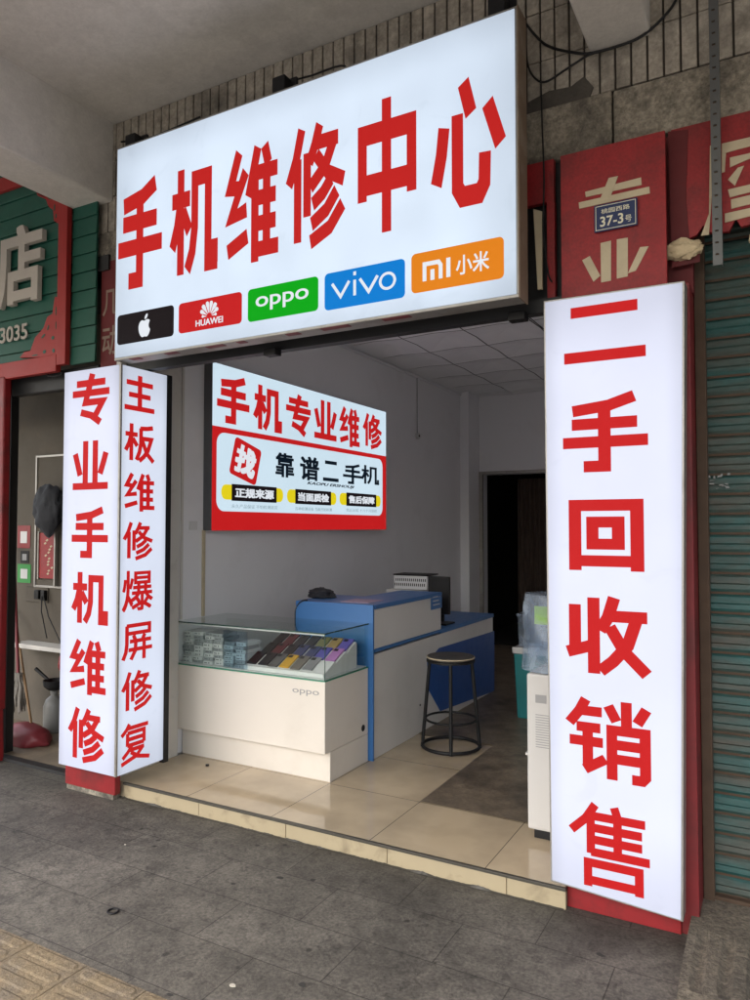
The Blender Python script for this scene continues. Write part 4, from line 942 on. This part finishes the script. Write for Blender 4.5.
# jug, pan, red bag
a = at('z', .02, 53.5, 731)
jg = thing('plastic_jug', 'cloudy white plastic jug beside the lit corner sign', 'jug', (a.x, a.y, .018))
M['jug'] = mat('cloudy_plastic', (.20, .20, .19), .4)
MB().lathe((a.x, a.y, .018), [(.07, 0), (.078, .02), (.078, .20), (.06, .25), (.025, .28), (.025, .30)]).build('body', 'jug', jg, smooth=True)
MB().lathe((a.x, a.y, .31), [(.028, 0), (.028, .025)], 16).build('cap', 'jug', jg, smooth=True)
pz = thing('black_pan', 'small black pan with a stub handle above the jug', 'pan', (a.x, a.y + .02, .35))
MB().lathe((a.x + .01, a.y, .345), [(.05, 0), (.085, .03), (.09, .075), (.083, .075), (.05, .012)], 20).build('bowl', 'black', pz, smooth=True)
MB().tube([(a.x - .07, a.y, .41), (a.x - .20, a.y - .02, .49)], [.012, .015], 8).build('handle', 'black', pz, smooth=True)
tag(lump((a.x + .10, a.y + .10, .56), (.13, .09, .16), .25, 2, 12).build('red_bag', 'redbase', smooth=True), 'shiny red plastic bag hanging behind the black pan', 'bag')
a = at('z', .02, 48, 740); tag(lump((a.x, a.y, .035), (.03, .02, .015), .3, 3, 1, 2).build('paper_scrap', 'paper'), 'crumpled white paper scrap by the red dustpan', 'litter')

# ================================================================== shop interior objects
# ---- glass showcase
SCX0, SCX1, SCY0, SCY1 = -3.585, -2.385, 3.68, 4.20
cs = thing('glass_showcase', 'low white showcase with a glass display top just inside the shop', 'showcase', ((SCX0 + SCX1) / 2, 3.9, ZF))
MB().box(SCX0, SCX1, SCY0, SCY1, .27, .695).build('body', 'desk', cs, bev=.003)
MB().box(SCX0 + .01, SCX1, SCY0 + .06, SCY1, ZF, .268).build('kick_base', 'desk', cs, bev=.003)
MB().box(SCX0, SCX1 + .004, SCY0 - .004, SCY1, .697, .703).build('glass_shelf', 'glassedge', cs)
MB().box(SCX0 + .008, SCX1 - .008, SCY0 + .012, SCY1 - .01, .7035, .708).build('display_floor', 'white', cs)
gt = .006; gz0, gz1 = .703, .978
MB().box(SCX0, SCX1, SCY0, SCY0 + gt, gz0, gz1).build('front_glass', 'glass', cs)
MB().box(SCX1 - gt, SCX1, SCY0 + gt + .001, SCY1, gz0, gz1).build('side_glass', 'glass', cs)
MB().box(SCX0 - .0, SCX1 + .004, SCY0 - .004, SCY1, gz1 + .0005, gz1 + .0085).build('top_glass', 'glass', cs)
ge = MB(); M['dkedge'] = mat('dark_glass_edge', (.02, .06, .05), .25)
ge.box(SCX0, SCX1 + .004, SCY0 - .0055, SCY0 - .0042, gz1 + .0005, gz1 + .0085); ge.box(SCX1 + .0042, SCX1 + .0055, SCY0 - .004, SCY1, gz1 + .0005, gz1 + .0085); ge.box(SCX1 - .003, SCX1 + .0008, SCY0 - .0012, SCY0 + .002, gz0, gz1); ge.box(SCX0, SCX0 + .012, SCY0 - .004, SCY0 + .01, gz0, gz1 + .06)
ge.build('glass_edges', 'dkedge', cs)
MB().box(SCX0 + .02, SCX1 - .01, SCY0 + .008, SCY0 + .014, gz1 - .010, gz1 - .002).build('edge_highlight', 'white', cs)  # white strip added for the highlight along the top glass edge
MB().box(SCX0 + .0, SCX1 - .01, SCY1 - .008, SCY1 - .003, gz0 + .006, .95).build('rear_door', 'glass', cs)
p0 = xz(SCY0, 292.5, 692); p1 = xz(SCY0, 319, 690)
letters('oppo', 'brand_name', 'y', SCY0, p0[0], p1[0], p0[1] - .012, p0[1] + .024, 'vinylgrey', cs, -.004, .0015)
hl = at('x', SCX1 + .0, 363, 728); MB().tube([(SCX1 + .000, hl.y, hl.z), (SCX1 + .003, hl.y, hl.z)], .021, 20).build('cable_hole', 'black', cs)
# stacked phone boxes in the left half
M['boxw'] = mat('white_box_card', (.58, .60, .60), .5, var=.05)
M['boxs'] = mat('grey_box_print', (.13, .14, .15), .5)
M['boxg'] = mat('grey_box_card', (.30, .32, .33), .5, var=.1)
def make_box(mm='boxw'):
    r = thing('phone_box', 'slim white boxed phone', 'box', (0, 0, 0), 'slim white boxes stacked in the showcase')
    MB().box(-.040, .040, -.080, .080, 0, .0225).build('carton', mm, r, bev=.0015, segs=1)
    e_ = MB(); e_.box(-.030, -.004, -.0812, -.0802, .007, .013); e_.box(.006, .014, -.0812, -.0802, .006, .016); e_.build('end_print', 'boxs', r)
    return r
proto = make_box(); proto2 = None; first = True; rr = random.Random(4)
colnames = ['first', 'second', 'third', 'fourth', 'fifth', 'sixth', 'seventh']
rown = ['bottom', 'second', 'third', 'fourth', 'fifth', 'sixth', 'seventh', 'eighth', 'ninth']
for ci in range(6):
    for k in range(9 if ci < 4 else 7):
        x = SCX0 + .065 + ci * .089 + rr.uniform(-.004, .004); y = SCY0 + .13 + rr.uniform(-.012, .014); z = .7085 + k * .0231
        if rr.random() < .3 and not first:
            if proto2 is None: proto2 = make_box('boxg'); o = proto2
            else: o = copy_tree(proto2)
        else: o = proto if first else copy_tree(proto)
        first = False
        o.location = (x, y, z); o['label'] = f'slim white box, {rown[k]}{" from bottom" if k else " one"} of the {colnames[ci]} stack from the showcase left'
# added for a reflection in the glass: plastic flyer
tag(MB().box(SCX0 + .40, SCX0 + .60, SCY0 + .018, SCY0 + .020, .712, .95).build('reflection_pane', glass_mat('tinted_reflection_pane', (.80, .86, .90), 1.3, .15)), 'clear plastic flyer added for a reflection in the showcase glass', 'pane')
# stepped display stand with phones
sx0, sx1 = SCX0 + .56, SCX1 - .03
ds = MB(); prof = [(SCY0 + .03, .709), (SCY0 + .03, .735), (SCY0 + .045, .735)]
T = 3; y = SCY0 + .045; z = .735
tiers = []
for k in range(T):
    ya, za = y, z; yb, zb_ = y + .115, z + .055; prof += [(yb, zb_)]; tiers.append((ya, za, yb, zb_)); y, z = yb + .012, zb_ - .012; prof += [(y, z)]
prof += [(y, .709)]
dst = thing('display_stand', 'white stepped phone display stand inside the showcase', 'display stand', ((sx0 + sx1) / 2, 3.9, .709))
ds.prism(prof, 'x', sx0, sx1).build('steps', 'white', dst, bev=.002)
cols = {'grey': (.10, .10, .10), 'amber yellow': (.60, .33, .03), 'brownish grey': (.16, .14, .12), 'silver grey': (.22, .22, .23), 'black': (.012, .012, .014), 'navy': (.03, .04, .12), 'violet': (.13, .10, .42), 'pink violet': (.42, .18, .45),
        'dark red': (.10, .015, .02), 'olive': (.16, .16, .05), 'gold': (.38, .26, .09), 'blue violet': (.08, .07, .35)}
order = [['black', 'black', 'grey', 'amber yellow', 'brownish grey', 'silver grey', None], ['black', 'dark red', 'black', 'navy', 'navy', 'blue violet', 'pink violet'], ['black', 'dark red', 'black', 'black', 'olive', 'gold', 'violet']]
pm_ = {}
for k, (ya, za, yb, zb_) in enumerate(tiers):
    for i, cn in enumerate(order[k]):
        if not cn: continue
        if cn not in pm_: pm_[cn] = mat('phone_' + cn.replace(' ', '_'), cols[cn], .3, var=.1, vscale=30, spec=.3)
        xa_ = sx0 + .008 + i * (sx1 - sx0 - .01) / 7 + random.uniform(-.003, .004); xb_ = xa_ + (sx1 - sx0) / 7 - .014
        d = Vector((0, yb - ya, zb_ - za)).normalized(); nrm = Vector((0, -d.z, d.y)); A = Vector((0, ya, za)) + d * random.uniform(.002, .012) + nrm * .0015; B = Vector((0, yb, zb_)) + d * .015 + nrm * .0015
        ph = MB().hexa([(xa_, A.y, A.z), (xb_, A.y, A.z), (xb_, B.y, B.z), (xa_, B.y, B.z)], [(xa_, *(A + nrm * .009)[1:]), (xb_, *(A + nrm * .009)[1:]), (xb_, *(B + nrm * .009)[1:]), (xa_, *(B + nrm * .009)[1:])])
        o = ph.build('phone', pm_[cn], bev=.0025)
        u_ = Vector((0, d.y, d.z)); T_ = B - u_ * .012 + nrm * .0095; T2 = B - u_ * .034 + nrm * .0095; xw = (xb_ - xa_)
        MB().hexa([(xa_ + xw * .12, T2.y, T2.z), (xa_ + xw * .52, T2.y, T2.z), (xa_ + xw * .52, T_.y, T_.z), (xa_ + xw * .12, T_.y, T_.z)], [(xa_ + xw * .12, *(T2 + nrm * .002)[1:]), (xa_ + xw * .52, *(T2 + nrm * .002)[1:]), (xa_ + xw * .52, *(T_ + nrm * .002)[1:]), (xa_ + xw * .12, *(T_ + nrm * .002)[1:])]).build('camera_bump', 'black', o)
        tier = ['front', 'middle', 'back'][k]
        tag(o, f'{cn} phone, {["first","second","third","fourth","fifth","sixth","seventh"][i]} from the left in the {tier} row of the display stand', 'phone', 'phones on the display stand')

# ---- service desk
DXR = -2.366; DY0, DY1, DY2 = 4.225, 5.33, 6.53
dk = thing('service_desk', 'long white service desk with blue tops and a blue side motif behind the showcase', 'desk', (-2.7, 5.3, ZF))
MB().box(-2.93, DXR, DY0 + .002, DY2, ZF, .775).build('body', 'deskg', dk, bev=.003)
MB().box(-3.27, DXR + .006, DY1 - .0, DY2 + .01, .777, .81).build('low_top', 'blue', dk, bev=.003)
MB().box(-2.66, DXR + .004, DY0 + .02, DY1 - .0015, .812, 1.072).build('raised_front', 'deskg', dk, bev=.003)
MB().box(DXR - .01, DXR + .008, DY0 + .02, DY1, .79, .811).build('blue_line', 'blue', dk)
MB().box(-2.72, DXR + .012, DY0 + .02, DY1 + .004, 1.074, 1.104).build('raised_top', 'blue', dk, bev=.004)
MB().box(-2.985, -2.665, DY0 + .002, 4.75, 1.06, 1.103).build('corner_top', 'blue', dk, bev=.003)
# blue end panel with one rounded upper corner
a = at('y', DY0, 297, 640).x
ep = []; rz = .09; top_ = 1.106; LE = a
ep = [(LE, ZF), (DXR + .014, ZF), (DXR + .014, top_)] + [(LE + rz - rz * math.sin(R(t_)), top_ - rz + rz * math.cos(R(t_))) for t_ in range(0, 91, 10)]
MB().prism(ep, 'y', DY0 - .018, DY0).build('end_panel', 'blue', dk, bev=.002)
eb = MB(); pth = [(LE - .004, .75)] + [(LE + rz - (rz + .004) * math.sin(R(t_)), top_ - rz + (rz + .004) * math.cos(R(t_))) for t_ in range(90, -1, -10)]
eb.tube([(x, DY0 - .009, z) for x, z in pth], .009, 8).build('edge_strip', 'black', dk, smooth=True)
M['deepblue'] = mat('deep_blue_laminate', (.018, .085, .32), .4, var=.08)
def dx(u, v): p = at('x', DXR, u, v); return p.y, p.z
mo_ = [dx(439, 648), dx(427, 662), dx(428.5, 690), dx(440, 711), dx(494, 691), dx(494, 631)]
MB().prism(mo_, 'x', DXR, DXR + .004).build('side_motif', 'deepblue', dk)
MB().tube([(DXR - .001, *dx(420, 705)), (DXR + .003, *dx(420, 705))], .008, 12).build('screw_hole', 'black', dk)
pa, pb = dx(429.5, 606), dx(440, 595.5)
nm = thing('desk_plaque', 'small blue notice with white lines at the end of the raised desk front', 'notice', (DXR, pa[0], pa[1]))
MB().box(DXR + .0125, DXR + .016, pa[0], pb[0], pa[1] - .03, pb[1] - .005).build('plate', 'blue', nm)
ln_ = MB()
for i in range(3): ln_.box(DXR + .016, DXR + .017, pa[0] + .03, pb[0] - .04 - .02 * i, pa[1] + .00 + .03 * i, pa[1] + .008 + .03 * i)
ln_.build('white_lines', 'paper', nm)
# bag on the desk end, papers
a = at('y', 4.45, 318, 603); tag(lump((a.x, 4.50, 1.104 + .018), (.10, .08, .05), .3, 2.4, 3, flat=-.018).build('black_pouch', 'bag', smooth=True), 'black pouch lying on the near end of the desk', 'pouch')
tag(MB().box(-2.66, -2.44, 4.30, 4.52, 1.1045, 1.108).build('paper_sheet', mat('pinkish_paper', (.40, .30, .40), .7)), 'pinkish paper sheet on the raised blue desk top', 'paper')
# receipt printer box
pr_ = thing('receipt_printer', 'white slotted printer with a dark lid behind the raised desk front, left of the monitor', 'printer', (-2.95, 5.9, .81))
a = at('y', 4.95, 386, 600); b = at('y', 4.95, 427, 590)
py_ = 5.885; xl_, xr_ = at('y', py_, 386, 590).x, at('y', py_, 427, 590).x
MB().box(xl_, xr_ - .06, py_, py_ + .26, .8105, at('y', py_, 385, 589).z).build('base', 'offwhite', pr_, bev=.006)
zb_, zt2 = at('y', py_, 395, 589).z, at('y', py_, 410, 576).z
MB().box(xl_ + .07, xr_ - .01, py_ + .02, py_ + .24, zb_, zt2).build('body', 'white', pr_, bev=.005)
MB().box(xl_ + .065, xr_, py_ + .015, py_ + .25, zt2 + .002, zt2 + .014).build('lid', 'black', pr_, bev=.004)
vt = MB(); nv_ = 16; wv_ = (xr_ - xl_ - .10) / nv_
for i in range(nv_):
    for j in range(2): vt.box(xl_ + .08 + i * wv_ + (.5 * wv_ * j), xl_ + .08 + i * wv_ + wv_ * (.45 + .5 * j), py_ + .0185, py_ + .0198, zb_ + (zt2 - zb_) * (.25 + .35 * j), zb_ + (zt2 - zb_) * (.45 + .35 * j))
vt.build('vents', 'black', pr_)
# monitor
mn = thing('monitor', 'black computer monitor seen from behind on the low desk top', 'monitor', (-2.72, 5.6, .81))
m0 = at('y', 5.62, 429.5, 578); m1 = at('y', 5.62, 450, 615)
mx0, mx1 = at('y', 5.6, 429, 590).x, at('y', 5.6, 450, 590).x
zc0, zc1 = at('y', 5.6, 440, 614).z, at('y', 5.6, 440, 576.5).z
MB().box(mx0, mx1 + .0, 5.58, 5.615, zc0, zc1).build('screen', 'black', mn, bev=.006)
MB().box((mx0 + mx1) / 2 - .02, (mx0 + mx1) / 2 + .03, 5.615, 5.64, .83, zc0 + .15).build('stand', 'black', mn, bev=.004)
MB().box((mx0 + mx1) / 2 - .07, (mx0 + mx1) / 2 + .09, 5.53, 5.72, .8105, .825).build('foot', 'black', mn, bev=.004)

M['stoolseat'] = mat('worn_dark_seat', (.055, .05, .046), .45, dirt=(.16, .13, .10), dscale=12, damt=.5)
# ---- stool
sp_ = at('z', ZF, 451, 747); sx, sy = sp_.x, sp_.y
sx, sy = -2.02, 4.72
st_ = thing('bar_stool', 'round black metal stool with two foot rings in front of the desk', 'stool', (sx, sy, ZF + .004))
zt = at('y', sy, 450, 656).z
z0 = ZF + .004
MB().lathe((sx, sy, zt - .018), [(.155, 0), (.165, .004), (.165, .016), (.158, .022)], 40).build('seat', 'stoolseat', st_, smooth=True)
MB().lathe((sx, sy, zt - .038), [(.150, 0), (.168, .002), (.168, .018), (.16, .0195)], 40).build('seat_rim', 'black', st_, smooth=True)
MB().ring((sx, sy, zt - .004), .164, .0045).build('seat_edge', 'cream', st_, smooth=True)
for k in range(4):
    an = R(-67 + 90 * k); 
    MB().tube([(sx + .145 * math.cos(an), sy + .145 * math.sin(an), zt - .03), (sx + .198 * math.cos(an), sy + .198 * math.sin(an), z0 + .004)], .0125, 10).build('leg', 'black', st_, smooth=True)
MB().ring((sx, sy, z0 + .016), .196, .012).build('foot_ring', 'black', st_, smooth=True)
MB().ring((sx, sy, z0 + .20), .175, .008).build('foot_ring', 'black', st_, smooth=True)

# ---- white cabinet, wrapped bottle
cbx0 = -1.115
ztop = at('y', 3.56, 538, 674).z
cb = thing('white_cabinet', 'white water dispenser cabinet half hidden behind the tall right sign', 'cabinet', (-.97, 3.72, ZF))
MB().box(cbx0, -.80, 3.555, 3.86, ZF + .045, ztop).build('body', 'offwhite', cb, bev=.012)
MB().box(cbx0 + .03, -.82, 3.57, 3.85, ZF + .004, ZF + .045).build('feet', 'black', cb)
MB().box(cbx0 - .012, cbx0, 3.60, 3.82, ZF + .10, ZF + .34).build('side_door', 'offwhite', cb, bev=.004)
MB().box(cbx0 - .03, cbx0, 3.62, 3.82, ZF + .38, ZF + .395).build('drip_tray', 'offwhite', cb, bev=.004)
gr_ = MB()
for i in range(14): gr_.box(cbx0 + .045, cbx0 + .20, 3.5535, 3.5548, ztop - .20 - .012 * i, ztop - .196 - .012 * i)
gr_.build('louvre_lines', 'vinylgrey', cb)
MB().box(cbx0 + .045, cbx0 + .10, 3.5535, 3.5548, ztop - .14, ztop - .10).build('label', 'vinylgrey', cb)
wbt = thing('water_bottle', 'plastic-wrapped clear water bottle with a green label standing on the white cabinet', 'bottle', (-1.02, 3.70, ztop))
bc = (-1.03, 3.70, ztop + .001)
MB().lathe(bc, [(.045, 0), (.05, .02), (.115, .06), (.12, .10), (.12, .20), (.112, .215), (.12, .23), (.12, .34), (.10, .372), (.05, .38)], 32).build('bottle', 'water', wbt, smooth=True)
bm = bmesh.new(); bmesh.ops.create_cone(bm, cap_ends=True, segments=80, radius1=.142, radius2=.128, depth=.38)
bmesh.ops.subdivide_edges(bm, edges=[e for e in bm.edges if abs(e.verts[0].co.z - e.verts[1].co.z) > .1], cuts=24)
wv = [];
for v in bm.verts:
    p = v.co; f_ = 1 + .10 * noise.noise(Vector((p.x * 9, p.y * 9, p.z * 8))) + .05 * abs(noise.noise(Vector((p.x * 22, p.y * 22, p.z * 12)))); wv.append((bc[0] + p.x * f_, bc[1] + p.y * f_, bc[2] + .195 + p.z))
wr = MB().add(wv, [tuple(v.index for v in f.verts) for f in bm.faces]); bm.free(); wr.build('plastic_wrap', 'plastic', wbt, smooth=True)
M['lime'] = mat('lime_label', (.30, .52, .03), .5)
lb_ = MB(); seg = 12; V = []
for i in range(seg + 1):
    an = R(-115 + 60 * i / seg)
    for zz in (.24, .33): V.append((bc[0] + .1225 * math.cos(an), bc[1] + .1225 * math.sin(an), bc[2] + zz))
lb_.add(V, [(2 * i, 2 * i + 2, 2 * i + 3, 2 * i + 1) for i in range(seg)]).build('label', 'lime', wbt, fix=False)
# ---- teal bin with clear tub
a = at('z', ZF, 518, 717)
tbx, tby = a.x + .12, a.y + .05
tbn = thing('teal_bin', 'tall teal plastic bin with a pale lid behind the white cabinet', 'bin', (tbx, tby, ZF))
zt_ = at('y', tby, 519, 645).z
MB().hexa([(tbx - .11, tby - .1, ZF + .005), (tbx + .14, tby - .1, ZF + .005), (tbx + .14, tby + .12, ZF + .005), (tbx - .11, tby + .12, ZF + .005)], [(tbx - .13, tby - .12, zt_ - .05), (tbx + .16, tby - .12, zt_ - .05), (tbx + .16, tby + .14, zt_ - .05), (tbx - .13, tby + .14, zt_ - .05)]).build('body', 'teal', tbn, bev=.01)
MB().box(tbx - .14, tbx + .17, tby - .13, tby + .15, zt_ - .05, zt_).build('lid', 'offwhite', tbn, bev=.008)
tt = thing('clear_tub', 'clear plastic tub standing on the teal bin', 'tub', (tbx, tby, zt_))
MB().hexa([(tbx - .10, tby - .08, zt_ + .001), (tbx + .12, tby - .08, zt_ + .001), (tbx + .12, tby + .1, zt_ + .001), (tbx - .10, tby + .1, zt_ + .001)], [(tbx - .11, tby - .09, zt_ + .24), (tbx + .13, tby - .09, zt_ + .24), (tbx + .13, tby + .11, zt_ + .24), (tbx - .11, tby + .11, zt_ + .24)]).build('tub', 'plastic', tt, bev=.01)
MB().box(tbx - .115, tbx + .135, tby - .095, tby + .115, zt_ + .242, zt_ + .265).build('tub_lid', 'plastic', tt, bev=.005)

# ---- small wall fittings inside
p = at('x', -3.585, 417, 436)
pc = thing('pull_cord', 'thin cord hanging from the ceiling edge to a small round wall switch', 'switch', (-3.58, p.y, p.z))
MB().tube([(-3.582, p.y, p.z), (-3.583, p.y, 3.315)], .005, 6).build('cord', 'vinylgrey', pc)
MB().tube([(-3.589, p.y, p.z), (-3.560, p.y, p.z)], .035, 16).build('switch_body', 'offwhite', pc, smooth=True)
MB().tube([(-3.559, p.y, p.z), (-3.552, p.y, p.z)], .012, 10).build('button', 'black', pc, smooth=True)
# conduits below the wall sign
tag(MB().box(-3.589, -3.575, 3.93, 3.955, .99, 1.597).build('cable_duct', 'cream', bev=.002), 'thin beige cable duct running down the wall below the lit wall sign', 'cable duct')
tag(MB().box(-3.589, -3.577, 3.715, 3.735, .99, 3.31).build('cable_duct', 'jamb', bev=.002), 'pale corner cable duct beside the wall pilaster', 'cable duct')
p = at('x', -3.555, 194, 528)
tag(MB().box(-3.589, -3.574, 3.80, 3.87, 1.60, 1.66).build('wall_switch', 'white', bev=.002), 'small white switch plate on the wall left of the lit wall sign', 'switch')

# ================================================================== cables up by the beam
def cable(pts, r, label, name='cable'):
    # sag smoothly between the measured points
    P3 = [Vector(p) for p in pts]; out = []
    for i in range(len(P3) - 1):
        p0 = P3[max(i - 1, 0)]; p1 = P3[i]; p2 = P3[i + 1]; p3 = P3[min(i + 2, len(P3) - 1)]
        for k in range(6):
            t = k / 6; out.append(.5 * ((2 * p1) + (-p0 + p2) * t + (2 * p0 - 5 * p1 + 4 * p2 - p3) * t * t + (-p0 + 3 * p1 - 3 * p2 + p3) * t ** 3))
    out.append(P3[-1]); o = MB().tube(out, r, 6).build(name, 'black', smooth=True); return tag(o, label, 'cable')
def wp(u, v, y=3.26): return tuple(at('y', y, u, v))
cable([wp(523, 20), wp(535, 35), wp(548, 46), wp(570, 52), wp(592, 53), wp(630, 42), wp(650, 30), wp(668, 12), wp(676, 0), wp(684, -14)], .006, 'black cable looping from the big sign past the beam end and up right')
cable([wp(526, 30), wp(527, 60), wp(533, 76), wp(545, 82), wp(565, 70), wp(585, 57), wp(597, 52)], .005, 'lower black cable sagging beside the big sign to the beam end')
cable([wp(541, 82, 3.235), wp(542, 120, 3.215), wp(544, 180, 3.21), wp(543, 230, 3.21), wp(548, 272, 3.21), wp(552, 282, 3.21)], .004, 'thin black cable dropping across the hole in the red fascia')
cable([wp(121, 142, 3.12), wp(135, 140, 3.2), wp(155, 136, 3.2), wp(200, 117, 3.2)], .006, 'short black cable along the top left of the big sign')
cable([wp(286, 82, 3.14), wp(310, 76, 3.2), wp(345, 66, 3.2), (-1.95, 3.2, 3.9)], .005, 'black cable by the middle bracket on top of the big sign')
cable([tuple(at('y', 3.2, 505, 296)), tuple(at('z', 3.3, 530, 318)), tuple(at('z', 3.3, 560, 342))], .004, 'thin dark wire running from the header under the suspended ceiling')
cable([wp(58, 370, 3.24), wp(62, 374, 3.24), wp(50, 376, 3.24), wp(44, 371, 3.24)], .008, 'short black wire tangle under the green sign')

# ================================================================== small litter
def bit(u, v, m, sz, lab, z=.0, nm='litter_scrap', thick=.004):
    a = at('z', z, u, v); rr = random.Random(int(u * 7 + v)); n = 7
    pts = [(a.x + sz * math.cos(2 * math.pi * k / n) * rr.uniform(.6, 1.1), a.y + sz * .7 * math.sin(2 * math.pi * k / n) * rr.uniform(.6, 1.1)) for k in range(n)]
    return tag(MB().prism(pts, 'z', z + .0008, z + thick).build(nm, m), lab, 'litter')
bit(232, 986, 'litter', .016, 'cream paper scrap on the pavement near the bottom edge')
bit(117, 992, 'litter', .006, 'tiny pale crumb on the tactile paving edge', .0)
bit(207, 766, 'black', .015, 'dark curled leaf on the beige tiles before the showcase', ZF, 'dead_leaf', .01)
bit(125, 845, 'litter', .007, 'tiny pale crumb on the slabs left of the step')
bit(645, 16, 'litter', .001, 'x') if False else None
a = at('z', 0, 113, 912); tag(MB().ring((a.x, a.y, .004), .022, .004, 24, 6).build('rubber_ring', 'black', smooth=True), 'small dark rubber ring lying on the pavement slabs', 'litter')
M['gum'] = mat('gum_stain', (.04, .038, .035), .8)
for i, (u, v) in enumerate(((280, 878), (233, 884), (313, 880), (170, 995), (302, 985), (285, 845), (600, 955))):
    bit(u, v, 'gum', .014 if i % 2 else .020, ['black gum spot on the middle of the pavement', 'small black gum spot left of the middle of the pavement', 'black gum spot nearest below the step lip', 'black gum spot by the tactile paving corner', 'black gum spot near the bottom edge', 'black gum spot close under the riser', 'black gum spot before the right pier'][i], 0, 'gum_spot', .0015)
